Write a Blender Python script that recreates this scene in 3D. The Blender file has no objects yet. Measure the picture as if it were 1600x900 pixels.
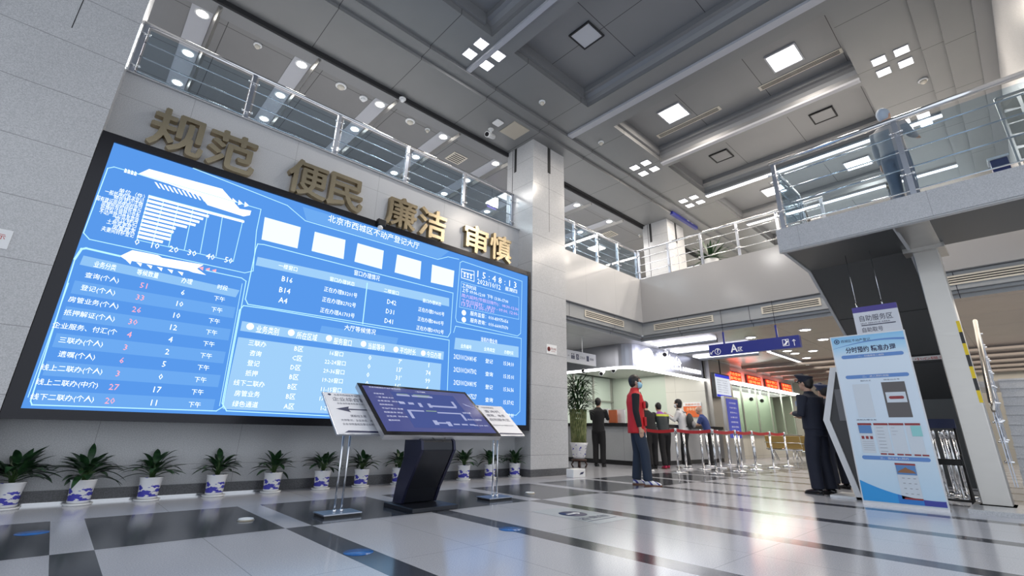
import bpy, bmesh, math, random
from mathutils import Vector, Matrix, Quaternion
random.seed(7)
SC = bpy.context.scene
COL = SC.collection
pi = math.pi

# ---------------------------------------------------------------- camera
YAW, PIT, ROL = map(math.radians, (47.1035, 19.0612, 1.1885))
F, CX, CY, HC = 728.65, 805.23, 423.03, 0.80
_f = Vector((math.cos(PIT)*math.cos(YAW), math.cos(PIT)*math.sin(YAW), math.sin(PIT)))
_r = Vector((math.sin(YAW), -math.cos(YAW), 0)); _u = _r.cross(_f)
RT = math.cos(ROL)*_r + math.sin(ROL)*_u
UP = -math.sin(ROL)*_r + math.cos(ROL)*_u
FW = _f
CAMP = Vector((0, 0, HC))
cd = bpy.data.cameras.new('camera'); cam = bpy.data.objects.new('camera', cd); COL.objects.link(cam)
cam.matrix_world = Matrix(((RT.x, UP.x, -FW.x, 0), (RT.y, UP.y, -FW.y, 0), (RT.z, UP.z, -FW.z, HC), (0, 0, 0, 1)))
cd.sensor_fit = 'HORIZONTAL'; cd.sensor_width = 36.0; cd.lens = F/1600*36
cd.shift_x = (800-CX)/1600; cd.shift_y = (CY-450)/1600
cd.clip_start = 0.05; cd.clip_end = 200
SC.camera = cam
# ---------------------------------------------------------------- daylight (glazed entrance behind the camera) and exposure
W = bpy.data.worlds.new('sky'); SC.world = W; W.use_nodes = True
_bg = W.node_tree.nodes['Background']; _bg.inputs[0].default_value = (0.86, 0.92, 1.0, 1); _bg.inputs[1].default_value = 1.08
SC.view_settings.view_transform = 'Standard'; SC.view_settings.look = 'None'
SC.view_settings.gamma = 1.0; SC.view_settings.use_curve_mapping = False
SC.view_settings.exposure = 0.35

def area(name, loc, sx, sy, power, rot=(0, 0, 0), color=(1, 0.97, 0.93)):
    l = bpy.data.lights.new(name, 'AREA'); l.shape = 'RECTANGLE'; l.size = sx; l.size_y = sy; l.energy = power; l.color = color
    o = bpy.data.objects.new(name, l); o.location = loc; o.rotation_euler = rot; COL.objects.link(o); return o

def at(px, py, ax, val):
    """point where the sight line of a photo pixel meets the plane axis = val"""
    d = RT*((px-CX)/F) - UP*((py-CY)/F) + FW
    i = 'xyz'.index(ax); t = (val-CAMP[i])/d[i]
    return CAMP + d*t

# ---------------------------------------------------------------- materials
def newmat(name):
    m = bpy.data.materials.new(name); m.use_nodes = True
    return m, m.node_tree.nodes, m.node_tree.links, m.node_tree.nodes['Principled BSDF']
def plain(name, col, rough=0.5, metal=0.0, spec=0.5, emit=0.0, ecol=None, bump=0.0, scale=60):
    m, N, L, b = newmat(name)
    b.inputs['Base Color'].default_value = (*col, 1); b.inputs['Roughness'].default_value = rough
    b.inputs['Metallic'].default_value = metal; b.inputs['Specular IOR Level'].default_value = spec
    if emit: b.inputs['Emission Color'].default_value = (*(ecol or col), 1); b.inputs['Emission Strength'].default_value = emit
    if bump:
        t = N.new('ShaderNodeTexNoise'); t.inputs['Scale'].default_value = scale; t.inputs['Detail'].default_value = 3
        tc = N.new('ShaderNodeTexCoord'); L.new(tc.outputs['Object'], t.inputs['Vector'])
        bp = N.new('ShaderNodeBump'); bp.inputs['Strength'].default_value = bump; L.new(t.outputs['Fac'], bp.inputs['Height']); L.new(bp.outputs['Normal'], b.inputs['Normal'])
    return m
def emis(name, col, s):
    m, N, L, b = newmat(name)
    e = N.new('ShaderNodeEmission'); e.inputs[0].default_value = (*col, 1); e.inputs[1].default_value = s
    L.new(e.outputs[0], N['Material Output'].inputs['Surface']); N.remove(b); return m
def joints(N, L, axes, w=0.004):
    """mask that is 1 on joint lines: axes = [(index, spacing, offset)]"""
    tc = N.new('ShaderNodeTexCoord'); sp = N.new('ShaderNodeSeparateXYZ'); L.new(tc.outputs['Object'], sp.inputs[0])
    last = None
    for i, s, o in axes:
        a = N.new('ShaderNodeMath'); a.operation = 'SUBTRACT'; L.new(sp.outputs[i], a.inputs[0]); a.inputs[1].default_value = o
        d = N.new('ShaderNodeMath'); d.operation = 'DIVIDE'; L.new(a.outputs[0], d.inputs[0]); d.inputs[1].default_value = s
        f = N.new('ShaderNodeMath'); f.operation = 'FRACT'; L.new(d.outputs[0], f.inputs[0])
        l = N.new('ShaderNodeMath'); l.operation = 'LESS_THAN'; L.new(f.outputs[0], l.inputs[0]); l.inputs[1].default_value = w/s
        if last is None: last = l
        else:
            x = N.new('ShaderNodeMath'); x.operation = 'MAXIMUM'; L.new(last.outputs[0], x.inputs[0]); L.new(l.outputs[0], x.inputs[1]); last = x
    return last
def stone(name, c1, c2, rough=0.2, axes=None, w=0.006, scale=90, jcol=(0.16, 0.16, 0.17), spec=0.5, metal=0.0, big=0.12):
    m, N, L, b = newmat(name)
    tc = N.new('ShaderNodeTexCoord')
    n = N.new('ShaderNodeTexNoise'); n.inputs['Scale'].default_value = scale; n.inputs['Detail'].default_value = 4; L.new(tc.outputs['Object'], n.inputs['Vector'])
    r = N.new('ShaderNodeValToRGB'); r.color_ramp.elements[0].position = 0.35; r.color_ramp.elements[1].position = 0.65
    r.color_ramp.elements[0].color = (*c1, 1); r.color_ramp.elements[1].color = (*c2, 1); L.new(n.outputs['Fac'], r.inputs[0])
    n2 = N.new('ShaderNodeTexNoise'); n2.inputs['Scale'].default_value = 1.3; L.new(tc.outputs['Object'], n2.inputs['Vector'])
    mr = N.new('ShaderNodeMapRange'); mr.inputs[3].default_value = 1-big; mr.inputs[4].default_value = 1+big; L.new(n2.outputs['Fac'], mr.inputs[0])
    mm = N.new('ShaderNodeVectorMath'); mm.operation = 'SCALE'; L.new(r.outputs[0], mm.inputs[0]); L.new(mr.outputs[0], mm.inputs['Scale'])
    out = mm.outputs[0]
    if axes:
        j = joints(N, L, axes, w); mx = N.new('ShaderNodeMix'); mx.data_type = 'RGBA'
        L.new(j.outputs[0], mx.inputs['Factor']); L.new(out, mx.inputs['A']); mx.inputs['B'].default_value = (*jcol, 1); out = mx.outputs['Result']
    L.new(out, b.inputs['Base Color']); b.inputs['Roughness'].default_value = rough; b.inputs['Specular IOR Level'].default_value = spec; b.inputs['Metallic'].default_value = metal
    return m
def brushed(name, col, rough=0.3, sc=(1, 1, 60), metal=1.0):
    m, N, L, b = newmat(name)
    tc = N.new('ShaderNodeTexCoord'); mp = N.new('ShaderNodeMapping'); mp.inputs['Scale'].default_value = sc; L.new(tc.outputs['Object'], mp.inputs[0])
    n = N.new('ShaderNodeTexNoise'); n.inputs['Scale'].default_value = 6; n.inputs['Detail'].default_value = 4; L.new(mp.outputs[0], n.inputs['Vector'])
    mr = N.new('ShaderNodeMapRange'); mr.inputs[3].default_value = rough*0.7; mr.inputs[4].default_value = rough*1.4; L.new(n.outputs['Fac'], mr.inputs[0]); L.new(mr.outputs[0], b.inputs['Roughness'])
    b.inputs['Base Color'].default_value = (*col, 1); b.inputs['Metallic'].default_value = metal; return m
def glass(name, tint, refl=0.12, rough=0.02):
    m, N, L, b = newmat(name)
    t = N.new('ShaderNodeBsdfTransparent'); t.inputs[0].default_value = (*tint, 1)
    g = N.new('ShaderNodeBsdfGlossy'); g.inputs['Roughness'].default_value = rough
    fr = N.new('ShaderNodeLayerWeight'); pw = N.new('ShaderNodeMath'); pw.operation = 'POWER'; L.new(fr.outputs['Facing'], pw.inputs[0]); pw.inputs[1].default_value = 4.0
    a = N.new('ShaderNodeMath'); a.operation = 'MULTIPLY_ADD'; L.new(pw.outputs[0], a.inputs[0]); a.inputs[1].default_value = 0.45; a.inputs[2].default_value = refl*0.5; a.use_clamp = True
    mx = N.new('ShaderNodeMixShader'); L.new(a.outputs[0], mx.inputs[0]); L.new(t.outputs[0], mx.inputs[1]); L.new(g.outputs[0], mx.inputs[2])
    L.new(mx.outputs[0], N['Material Output'].inputs['Surface']); N.remove(b); return m

granite = stone('pale_granite', (0.40, 0.405, 0.42), (0.55, 0.555, 0.57), 0.22, scale=110, big=0.06)
granite_wall = stone('pale_granite_slabs', (0.40, 0.405, 0.42), (0.55, 0.555, 0.57), 0.22, axes=[(0, 1.44, 0.38), (2, 0.9, 0.35)], w=0.006, scale=110, jcol=(0.3, 0.3, 0.31), big=0.06)
granite_col = stone('pale_granite_column', (0.40, 0.405, 0.42), (0.55, 0.555, 0.57), 0.2, axes=[(2, 0.66, 0.38)], w=0.008, scale=110, jcol=(0.27, 0.27, 0.28), big=0.06)
granite_fascia = stone('pale_granite_fascia', (0.40, 0.405, 0.42), (0.54, 0.545, 0.56), 0.16, axes=[(0, 1.3, 0.1), (1, 1.5, 0.3)], w=0.006, scale=110, jcol=(0.33, 0.33, 0.34), big=0.06)
base_dark = stone('dark_granite_base', (0.06, 0.062, 0.066), (0.11, 0.11, 0.12), 0.25)
floor_light = stone('light_terrazzo', (0.40, 0.41, 0.45), (0.52, 0.53, 0.57), 0.16, axes=[(0, 1.44, 1.02), (1, 1.42, 0.2)], w=0.005, scale=120, jcol=(0.28, 0.29, 0.31), big=0.05)
floor_dark = stone('dark_granite_inlay', (0.035, 0.04, 0.05), (0.075, 0.08, 0.095), 0.14, scale=120)
ceil_mat = stone('grey_metal_panels', (0.21, 0.215, 0.22), (0.215, 0.22, 0.225), 0.42, axes=[(0, 1.62, 1.83), (1, 50, -3)], w=0.012, scale=2, jcol=(0.04, 0.04, 0.045), metal=0.25, big=0.03)
ceil_plain = plain('grey_metal_soffit', (0.22, 0.225, 0.235), 0.4, 0.25)
ceil_in = stone('grey_coffer_panels', (0.21, 0.215, 0.225), (0.215, 0.22, 0.23), 0.42, axes=[(1, 1.45, 0.95), (0, 50, 5.7)], w=0.012, scale=2, jcol=(0.03, 0.03, 0.035), metal=0.2, big=0.03)
ceil_trim = plain('pale_metal_trim', (0.42, 0.43, 0.47), 0.5, 0.1)
joint_dark = plain('dark_joint', (0.02, 0.02, 0.022), 0.8)
low_ceil = plain('lobby_ceiling_panel', (0.42, 0.37, 0.32), 0.35, 0.1)
chrome = plain('polished_steel', (0.72, 0.73, 0.75), 0.14, 1.0)
chrome_dk = plain('bronze_steel', (0.45, 0.42, 0.38), 0.25, 1.0)
steel = brushed('brushed_steel', (0.50, 0.485, 0.46), 0.36)
steel_blue = brushed('brushed_steel_panel', (0.5, 0.53, 0.6), 0.3)
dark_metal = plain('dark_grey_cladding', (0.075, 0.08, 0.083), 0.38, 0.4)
white_p = plain('white_paint', (0.78, 0.79, 0.8), 0.4)
cream = plain('cream_plastic', (0.62, 0.58, 0.5), 0.5)
black_p = plain('black_plastic', (0.012, 0.012, 0.014), 0.35)
black_g = plain('gloss_black', (0.01, 0.01, 0.012), 0.12)
gold = plain('polished_brass', (0.50, 0.42, 0.285), 0.27, 1.0)
gold_side = plain('brass_edge', (0.42, 0.33, 0.2), 0.3, 1.0)
glass_m = glass('clear_glass', (0.86, 0.92, 0.95), 0.06)
glass_rail = glass('balustrade_glass', (0.80, 0.87, 0.92), 0.10)
glass_green = glass('pale_green_glass', (0.80, 0.88, 0.82), 0.10)
lamp_w = emis('lamp_white', (1, 0.98, 0.95), 9)
lamp_down = emis('downlight_glow', (1, 0.97, 0.92), 12)
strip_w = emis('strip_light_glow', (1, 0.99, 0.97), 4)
red_belt = plain('red_belt', (0.42, 0.01, 0.015), 0.5)
skin = plain('skin', (0.50, 0.30, 0.21), 0.5)
hair_m = plain('black_hair', (0.012, 0.010, 0.010), 0.45, bump=0.4, scale=90)
screen_bright = emis('sign_glow_white', (0.97, 0.97, 1.0), 6)

# ---------------------------------------------------------------- mesh helpers
def worg(p):
    v = Vector((0, 0, 0))
    while p is not None: v += p.location; p = p.parent
    return v
class MB:
    def __init__(s): s.bm = bmesh.new(); s.mi = 0
    def _n(s, fs):
        for f in fs: f.material_index = s.mi
    def poly(s, pts):
        vs = [s.bm.verts.new(p) for p in pts]
        f = s.bm.faces.new(vs); f.material_index = s.mi; return f
    def box(s, x0, x1, y0, y1, z0, z1, M=None):
        c = [(x, y, z) for z in (z0, z1) for (x, y) in ((x0, y0), (x1, y0), (x1, y1), (x0, y1))]
        if M is not None: c = [M @ Vector(p) for p in c]
        v = [s.bm.verts.new(p) for p in c]
        for q in ((3, 2, 1, 0), (4, 5, 6, 7), (0, 1, 5, 4), (1, 2, 6, 5), (2, 3, 7, 6), (3, 0, 4, 7)):
            s.bm.faces.new([v[i] for i in q]).material_index = s.mi
        return s
    def tube(s, pts, r, seg=10, cap=True, r2=None):
        pts = [Vector(p) for p in pts]; n = len(pts)
        rr = r if isinstance(r, (list, tuple)) else [r]*n
        rings = []; prev = None
        for i, p in enumerate(pts):
            d = (pts[min(i+1, n-1)] - pts[max(i-1, 0)])
            if d.length < 1e-9: d = Vector((0, 0, 1))
            d.normalize()
            if prev is None:
                a = Vector((0, 0, 1)) if abs(d.z) < 0.9 else Vector((1, 0, 0))
                u = d.cross(a).normalized()
            else:
                u = (prev - d*prev.dot(d))
                u = u.normalized() if u.length > 1e-6 else d.orthogonal().normalized()
            prev = u; v = d.cross(u)
            rings.append([s.bm.verts.new(p + (u*math.cos(2*pi*k/seg) + v*math.sin(2*pi*k/seg))*rr[i]) for k in range(seg)])
        for a, b in zip(rings, rings[1:]):
            for k in range(seg):
                f = s.bm.faces.new((a[k], a[(k+1) % seg], b[(k+1) % seg], b[k])); f.material_index = s.mi; f.smooth = True
        if cap:
            s.bm.faces.new(rings[0][::-1]).material_index = s.mi; s.bm.faces.new(rings[-1]).material_index = s.mi
        return s
    def lathe(s, prof, c=(0, 0, 0), seg=20, ax='z', squash=1.0):
        rings = []
        for r, z in prof:
            ring = []
            for k in range(seg):
                a = 2*pi*k/seg; p = Vector((r*math.cos(a), r*math.sin(a)*squash, z))
                if ax == 'y': p = Vector((p.x, p.z, p.y))
                elif ax == 'x': p = Vector((p.z, p.x, p.y))
                ring.append(s.bm.verts.new(Vector(c)+p))
            rings.append(ring)
        for a, b in zip(rings, rings[1:]):
            for k in range(seg):
                f = s.bm.faces.new((a[k], a[(k+1) % seg], b[(k+1) % seg], b[k])); f.material_index = s.mi; f.smooth = True
        if prof[0][0] > 1e-6: s.bm.faces.new(rings[0][::-1]).material_index = s.mi
        if prof[-1][0] > 1e-6: s.bm.faces.new(rings[-1]).material_index = s.mi
        return s
    def prism(s, pts, off):
        """closed outline (3-D points) extruded by the vector off"""
        off = Vector(off); a = [s.bm.verts.new(p) for p in pts]; b = [s.bm.verts.new(Vector(p)+off) for p in pts]
        n = len(pts)
        s.bm.faces.new(a).material_index = s.mi; s.bm.faces.new(b[::-1]).material_index = s.mi
        for k in range(n): s.bm.faces.new((a[k], b[k], b[(k+1) % n], a[(k+1) % n])).material_index = s.mi
        return s
    def ball(s, c, r, sx=1, sy=1, sz=1, seg=14, M=None):
        n = seg//2+1; rings = []
        R_ = M or Matrix.Identity(3)
        for i in range(n+1):
            t = pi*i/n; ring = []
            for k in range(seg):
                a = 2*pi*k/seg
                p = Vector((r*sx*math.sin(t)*math.cos(a), r*sy*math.sin(t)*math.sin(a), r*sz*math.cos(t)))
                ring.append(s.bm.verts.new(Vector(c)+R_ @ p))
            rings.append(ring)
        for a, b in zip(rings, rings[1:]):
            for k in range(seg):
                f = s.bm.faces.new((b[k], b[(k+1) % seg], a[(k+1) % seg], a[k])); f.material_index = s.mi; f.smooth = True
        bmesh.ops.remove_doubles(s.bm, verts=rings[0]+rings[-1], dist=1e-6)
        return s
    def mesh(s, name):
        bmesh.ops.remove_doubles(s.bm, verts=s.bm.verts, dist=1e-5) if len(s.bm.verts) < 60000 else None
        bmesh.ops.recalc_face_normals(s.bm, faces=s.bm.faces)
        me = bpy.data.meshes.new(name); s.bm.to_mesh(me); s.bm.free(); return me
    def build(s, name, mats, parent=None, local=False, merge=True, bevel=0):
        if parent is not None and not local:
            o_ = worg(parent)
            for v in s.bm.verts: v.co -= o_
        if merge: me = s.mesh(name)
        else:
            me = bpy.data.meshes.new(name); s.bm.to_mesh(me); s.bm.free()
        for m in (mats if isinstance(mats, (list, tuple)) else [mats]): me.materials.append(m)
        o = bpy.data.objects.new(name, me); COL.objects.link(o)
        if parent is not None: o.parent = parent
        if bevel:
            b = o.modifiers.new('bevel', 'BEVEL'); b.width = bevel; b.segments = 2; b.limit_method = 'ANGLE'
        return o
def tag(o, label, cat, group=None):
    o['label'] = label; o['category'] = cat
    if group: o['group'] = group
    return o
def struct(o): o['kind'] = 'structure'; return o
def thing(name, loc, label, cat, group=None):
    o = bpy.data.objects.new(name, None); o.location = loc; o.empty_display_size = 0.1; COL.objects.link(o)
    return tag(o, label, cat, group)
def sbox(name, mat, *a, **k):
    return struct(MB().box(*a).build(name, mat, **k))

# text as mesh -----------------------------------------------------------
_tc = {}
def text_geo(s, offs=0.0, res=2):
    key = (s, offs, res)
    if key in _tc: return _tc[key]
    c = bpy.data.curves.new('t', 'FONT'); c.body = s; c.size = 1.0; c.resolution_u = res; c.offset = offs; c.fill_mode = 'FRONT'
    o = bpy.data.objects.new('t', c); COL.objects.link(o)
    dg = bpy.context.evaluated_depsgraph_get(); me = bpy.data.meshes.new_from_object(o.evaluated_get(dg))
    vs = [v.co.copy() for v in me.vertices]; fs = [tuple(p.vertices) for p in me.polygons]
    bpy.data.objects.remove(o); bpy.data.curves.remove(c); bpy.data.meshes.remove(me)
    if not vs: vs = [Vector((0, 0, 0))]
    x0 = min(v.x for v in vs); x1 = max(v.x for v in vs); y0 = min(v.y for v in vs); y1 = max(v.y for v in vs)
    _tc[key] = (vs, fs, x0, x1, y0, y1); return _tc[key]
def put_text(mb, s, O, U, V, w, h, bold=0.0, res=2, off=None):
    """text s in the box with lower-left corner O, along U (width w) and V (height h)"""
    vs, fs, x0, x1, y0, y1 = text_geo(s, bold, res)
    O = Vector(O); U = Vector(U).normalized(); V = Vector(V).normalized()
    sx = w/max(x1-x0, 1e-4); sy = h/max(y1-y0, 1e-4)
    bv = [mb.bm.verts.new(O + U*((v.x-x0)*sx) + V*((v.y-y0)*sy)) for v in vs]
    for f in fs:
        if len(set(f)) > 2:
            try: mb.bm.faces.new([bv[i] for i in f]).material_index = mb.mi
            except ValueError: pass

# ================================================================ THE SETTING
ZC = 7.6
# floor with inlaid dark stone: long bands at Y 4.5-5.97 cut by light strips, dark strips across the light field
def build_floor():
    mb = MB()
    xs = [-6.0]; k = -4
    strips = []
    while 0.18+1.44*k < 27:
        a = 0.18+1.44*k; strips.append((a, a+0.22)); xs += [v for v in (a, a+0.22) if -6 < v < 27]; k += 1
    xs.append(27.0)
    ys = [-7, -4.2, 4.5, 5.97, 13]
    for i in range(len(xs)-1):
        xm = (xs[i]+xs[i+1])/2; st = any(a < xm < b for a, b in strips)
        for j in range(len(ys)-1):
            ym = (ys[j]+ys[j+1])/2
            row = 4.5 < ym < 5.97
            dark = (row and not st) or (not row and st and ym < 4.5 and ym > -4.2)
            mb.mi = 1 if dark else 0
            mb.poly([(xs[i], ys[j], 0), (xs[i+1], ys[j], 0), (xs[i+1], ys[j+1], 0), (xs[i], ys[j+1], 0)])
    mb.mi = 0; mb.box(-6, 27, -7, 13, -0.2, -0.001)
    struct(mb.build('floor', [floor_light, floor_dark]))
build_floor()

# main ceiling with coffers
coffers = [(-1.3, 0.75), (2.1, 3.95), (4.7, 6.73), (7.9, 9.85), (10.35, 12.3), (13.1, 15.1), (15.9, 17.9)]
CY0, CY1 = 0.87, 5.22
def build_ceiling():
    mb = MB()
    xs = [-6.0]
    for a, b in coffers: xs += [a, b+0.2]
    xs.append(20.0)
    T = ZC+0.6
    mb.box(-6, 20, CY1, 6.18, ZC, T); mb.box(-6, 20, 6.18, 6.47, ZC-0.07, T); mb.box(-6, 20, 6.47, 7.65, ZC-0.14, T)
    mb.box(-6, 20, -0.1, CY0, ZC, T); mb.box(-6, 20, -0.4, -0.1, ZC-0.07, T); mb.box(-6, 20, -1.4, -0.4, ZC-0.14, T)
    for i in range(0, len(xs), 2): mb.box(xs[i], xs[i+1], CY0, CY1, ZC, T)
    struct(mb.build('ceiling', ceil_mat))
    for i, (a, b) in enumerate(coffers):
        m2 = MB(); m2.box(a, b+0.2, CY0, CY1, ZC+0.35, ZC+0.55)
        o = struct(m2.build('ceiling_coffer', ceil_in))
        m3 = MB()   # stepped cornice on the far long side and the end
        m3.prism([(b, CY0, ZC+0.35), (b, CY0, ZC+0.23), (b+0.08, CY0, ZC+0.225), (b+0.15, CY0, ZC+0.18), (b+0.19, CY0, ZC+0.1), (b+0.199, CY0, ZC+0.02), (b+0.199, CY0, ZC+0.35)], (0, CY1-CY0, 0))
        m3.box(a, b, CY1-0.06, CY1-0.001, ZC+0.12, ZC+0.35)
        struct(m3.build('ceiling_cornice', ceil_plain))
build_ceiling()
for i, (x, w, y0, y1) in enumerate([(4.30, 0.10, -0.1, 6.18), (7.36, 0.17, -0.1, 6.75), (10.03, 0.12, CY0, 5.25)]):
    struct(MB().box(x, x+w, y0, y1, ZC-0.05, ZC).build('ceiling_batten', ceil_trim))
# balcony ceiling (left gallery), lower than the hall by a small lip
ZB = 7.38
struct(MB().box(-6, 20, 7.65, 13, ZB, ZB+0.8).build('ceiling_gallery', stone('gallery_panels', (0.20, 0.20, 0.205), (0.205, 0.205, 0.21), 0.4, axes=[(1, 1.2, 8.11), (0, 1.63, 0.55)], w=0.012, scale=2, jcol=(0.04, 0.04, 0.04), metal=0.25, big=0.03)))
struct(MB().box(-6, 20, 7.62, 7.66, ZB-0.02, ZC).build('trim_1', joint_dark))
struct(MB().box(-6, 20, 7.66, 7.95, ZB-0.03, ZB+0.01).build('trim_2', ceil_plain))
struct(MB().box(7.9, 20, 7.55, 7.62, ZC-0.16, ZC-0.1).build('trim_3', joint_dark))

# walls
struct(MB().box(-0.4, 6.77, 7.2, 7.35, 0, 5.2).build('wall_left', granite_wall))
struct(MB().box(-6, -1.5, 7.2, 7.35, 0, 7.6).build('wall_left_end', granite_wall))
struct(MB().box(-0.4, 6.77, 7.17, 7.2, 0, 0.13).build('baseboard_left', base_dark))
struct(MB().box(-0.4, 2.3, 7.13, 7.17, 0, 0.025).build('trim_4', chrome))
def column(x0, x1, y0, y1, z0, z1, base=True, name='wall_column'):
    o = struct(MB().box(x0, x1, y0, y1, z0, z1).build(name, granite_col))
    m = MB(); xc = (x0+x1)/2
    m.box(xc-0.05, xc+0.05, y0-0.003, y0+0.02, 6.75, 7.6); m.box(x0-0.003, x0+0.02, (y0+y1)/2+0.12, (y0+y1)/2+0.2, 6.8, 7.6)
    m.box(xc-0.004, xc+0.004, y0-0.002, y0+0.02, 5.2, 6.75); m.box(x0-0.002, x0+0.02, y1-0.2, y1-0.185, 5.2, 7.6)
    struct(m.build('trim_5', joint_dark))
    if base: struct(MB().box(x0-0.02, x1+0.02, y0-0.02, y1, 0, 0.13).build('baseboard_column', base_dark))
column(6.77, 7.87, 6.75, 7.65, 0, ZC); column(-1.5, -0.4, 6.75, 7.65, 0, ZC)
column(12.93, 14.0, 6.75, 7.65, 5.2, ZC, base=False)
# first-floor slabs with granite fascias
struct(MB().box(-0.4, 6.77, 7.35, 13, 4.9, 5.2).build('floor_gallery', granite))
struct(MB().box(-0.42, 6.77, 7.16, 7.36, 5.2, 5.215).build('trim_6', granite))
struct(MB().box(7.87, 11.8, 7.2, 7.4, 3.88, 5.2).build('wall_fascia_left', granite_fascia))
struct(MB().box(11.8, 12.0, -4, 7.4, 3.88, 5.2).build('wall_fascia_far', granite_fascia))
struct(MB().box(7.87, 20, 7.4, 13, 4.9, 5.2).build('floor_gallery_rear', granite))
struct(MB().box(12.0, 20, -4, 7.4, 4.9, 5.2).build('floor_gallery_far', granite))
# stepped bulkhead of grey panels under the fascias
bulk = stone('grey_bulkhead_panels', (0.33, 0.345, 0.36), (0.335, 0.35, 0.365), 0.4, axes=[(0, 1.9, 1.0), (1, 1.9, 0.45)], w=0.014, scale=2, jcol=(0.05, 0.05, 0.06), metal=0.2, big=0.03)
for z0, z1, d in ((3.52, 3.86, 0.08), (3.46, 3.515, 0.15), (3.38, 3.455, 0.24)):
    struct(MB().box(7.87, 11.8+d, 7.2+d, 7.45, z0, z1).build('wall_bulkhead_left', bulk))
    struct(MB().box(11.8+d, 12.05, -4, 7.2+d, z0, z1).build('wall_bulkhead_far', bulk))
# lobby ceiling below the first floor
ZL = 3.4
struct(MB().box(7.87, 27, 7.45, 13, ZL, ZL+0.1).build('ceiling_lobby_left', stone('lobby_ceiling_grey', (0.33, 0.33, 0.33), (0.335, 0.335, 0.335), 0.4, axes=[(0, 1.5, 1.2), (1, 1.5, 0.7)], w=0.01, scale=2, jcol=(0.06, 0.06, 0.06), big=0.03)))
struct(MB().box(12.05, 27, -4, 7.45, ZL, ZL+0.1).build('ceiling_lobby_far', stone('lobby_ceiling_warm', (0.36, 0.30, 0.25), (0.37, 0.31, 0.26), 0.22, axes=[(0, 1.6, 1.2), (1, 1.6, 0.7)], w=0.008, scale=2, jcol=(0.12, 0.1, 0.09), big=0.03)))
# rear walls
beige = stone('beige_wall_panels', (0.60, 0.58, 0.51), (0.62, 0.60, 0.53), 0.4, axes=[(0, 1.4, 0.2), (1, 1.4, 0.5), (2, 1.1, 0.1)], w=0.01, scale=3, jcol=(0.4, 0.38, 0.33), big=0.03)
struct(MB().box(26.8, 27, -4, 13, 0, 3.4).build('wall_far', beige))
struct(MB().box(7.87, 27, 12.9, 13, 0, 3.4).build('wall_rear_left', plain('pale_green_wall', (0.50, 0.54, 0.48), 0.5)))
struct(MB().box(7.87, 7.95, 7.65, 13, 0, 3.4).build('wall_side', granite))
struct(MB().box(19.8, 20, -4, 13, 5.2, 7.7).build('wall_gallery_far', plain('gallery_wall', (0.62, 0.58, 0.48), 0.6)))
gwall = stone('gallery_rear_wall', (0.50, 0.54, 0.60), (0.54, 0.58, 0.64), 0.25, axes=[(0, 1.63, 0.2), (2, 1.4, 5.2)], w=0.02, scale=2, jcol=(0.1, 0.1, 0.11), big=0.1)
struct(MB().box(-6, 20, 12.6, 12.8, 5.2, 7.5).build('wall_gallery_rear', gwall))
struct(MB().box(-1.6, -1.5, 7.35, 13, 4.9, 7.5).build('wall_gallery_end', granite))
struct(MB().box(6.9, 20, -1.25, -1.02, 3.86, ZC-0.15).build('wall_right', granite))
struct(MB().box(6.9, 20, -1.25, -0.8, ZC-0.17, ZC-0.145).build('trim_7', ceil_plain))
# bright glazed rear bay upstairs
wn = struct(MB().box(19.72, 19.78, -0.5, 6.3, 5.3, 6.95).build('window_1', emis('daylit_window', (1, 0.98, 0.93), 2.4)))
m = MB()
for y in (-0.5, 1.2, 2.9, 4.6, 6.3): m.box(19.66, 19.74, y-0.03, y+0.03, 5.25, 6.8)
m.box(19.66, 19.74, -0.53, 6.33, 6.75, 6.82)
struct(m.build('window_frame', steel, parent=wn))
# doors and dark glazed openings at the back of the left gallery
for i, x in enumerate((0.6, 2.7, 4.6)):
    struct(MB().box(x, x+1.4, 12.54, 12.62, 5.2, 7.0).build('window_%d' % (i+2), plain('dark_glazing', (0.05, 0.06, 0.075), 0.1)))
# structure of the stair landing
LX, LZ = 7.44, 3.83
sides = plain('pale_trim_paint', (0.45, 0.46, 0.47), 0.4, 0.1)
struct(MB().box(LX, LX+0.12, -1.3, 2.1, 3.47, LZ).build('wall_landing_fascia', granite_fascia))
struct(MB().box(LX+0.12, 8.9, -1.3, 2.1, 3.6, LZ-0.01).build('floor_landing', granite))
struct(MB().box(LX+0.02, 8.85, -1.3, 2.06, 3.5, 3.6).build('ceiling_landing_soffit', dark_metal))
struct(MB().box(LX+0.0, LX+0.05, -1.3, 2.1, 3.455, 3.475).build('trim_8', sides))
struct(MB().box(LX+0.06, 8.75, 0.36, 0.72, 3.485, 3.5).build('trim_9', steel))

# ================================================================ LED VIDEO WALL
LY = 6.80
_tl, _tr, _br, _bl = [at(*p, 'y', LY) for p in ((178, 222), (824, 432), (822, 667), (35, 633))]
sx0 = (_tl.x+_bl.x)/2; sx1 = (_tr.x+_br.x)/2; sz0 = (_bl.z+_br.z)/2; sz1 = (_tl.z+_tr.z)/2
def homog(src, dst):
    A = []; B = []
    for (x, y), (u, v) in zip(src, dst):
        A.append([x, y, 1, 0, 0, 0, -u*x, -u*y]); B.append(u)
        A.append([0, 0, 0, x, y, 1, -v*x, -v*y]); B.append(v)
    n = 8; Mx = [r[:]+[b] for r, b in zip(A, B)]
    for i in range(n):
        p = max(range(i, n), key=lambda r: abs(Mx[r][i])); Mx[i], Mx[p] = Mx[p], Mx[i]
        for r in range(n):
            if r != i:
                k = Mx[r][i]/Mx[i][i]
                for c in range(i, n+1): Mx[r][c] -= k*Mx[i][c]
    return [Mx[i][n]/Mx[i][i] for i in range(n)]
def hmap(h, x, y):
    w = h[6]*x+h[7]*y+1; return (h[0]*x+h[1]*y+h[2])/w, (h[3]*x+h[4]*y+h[5])/w
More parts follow.
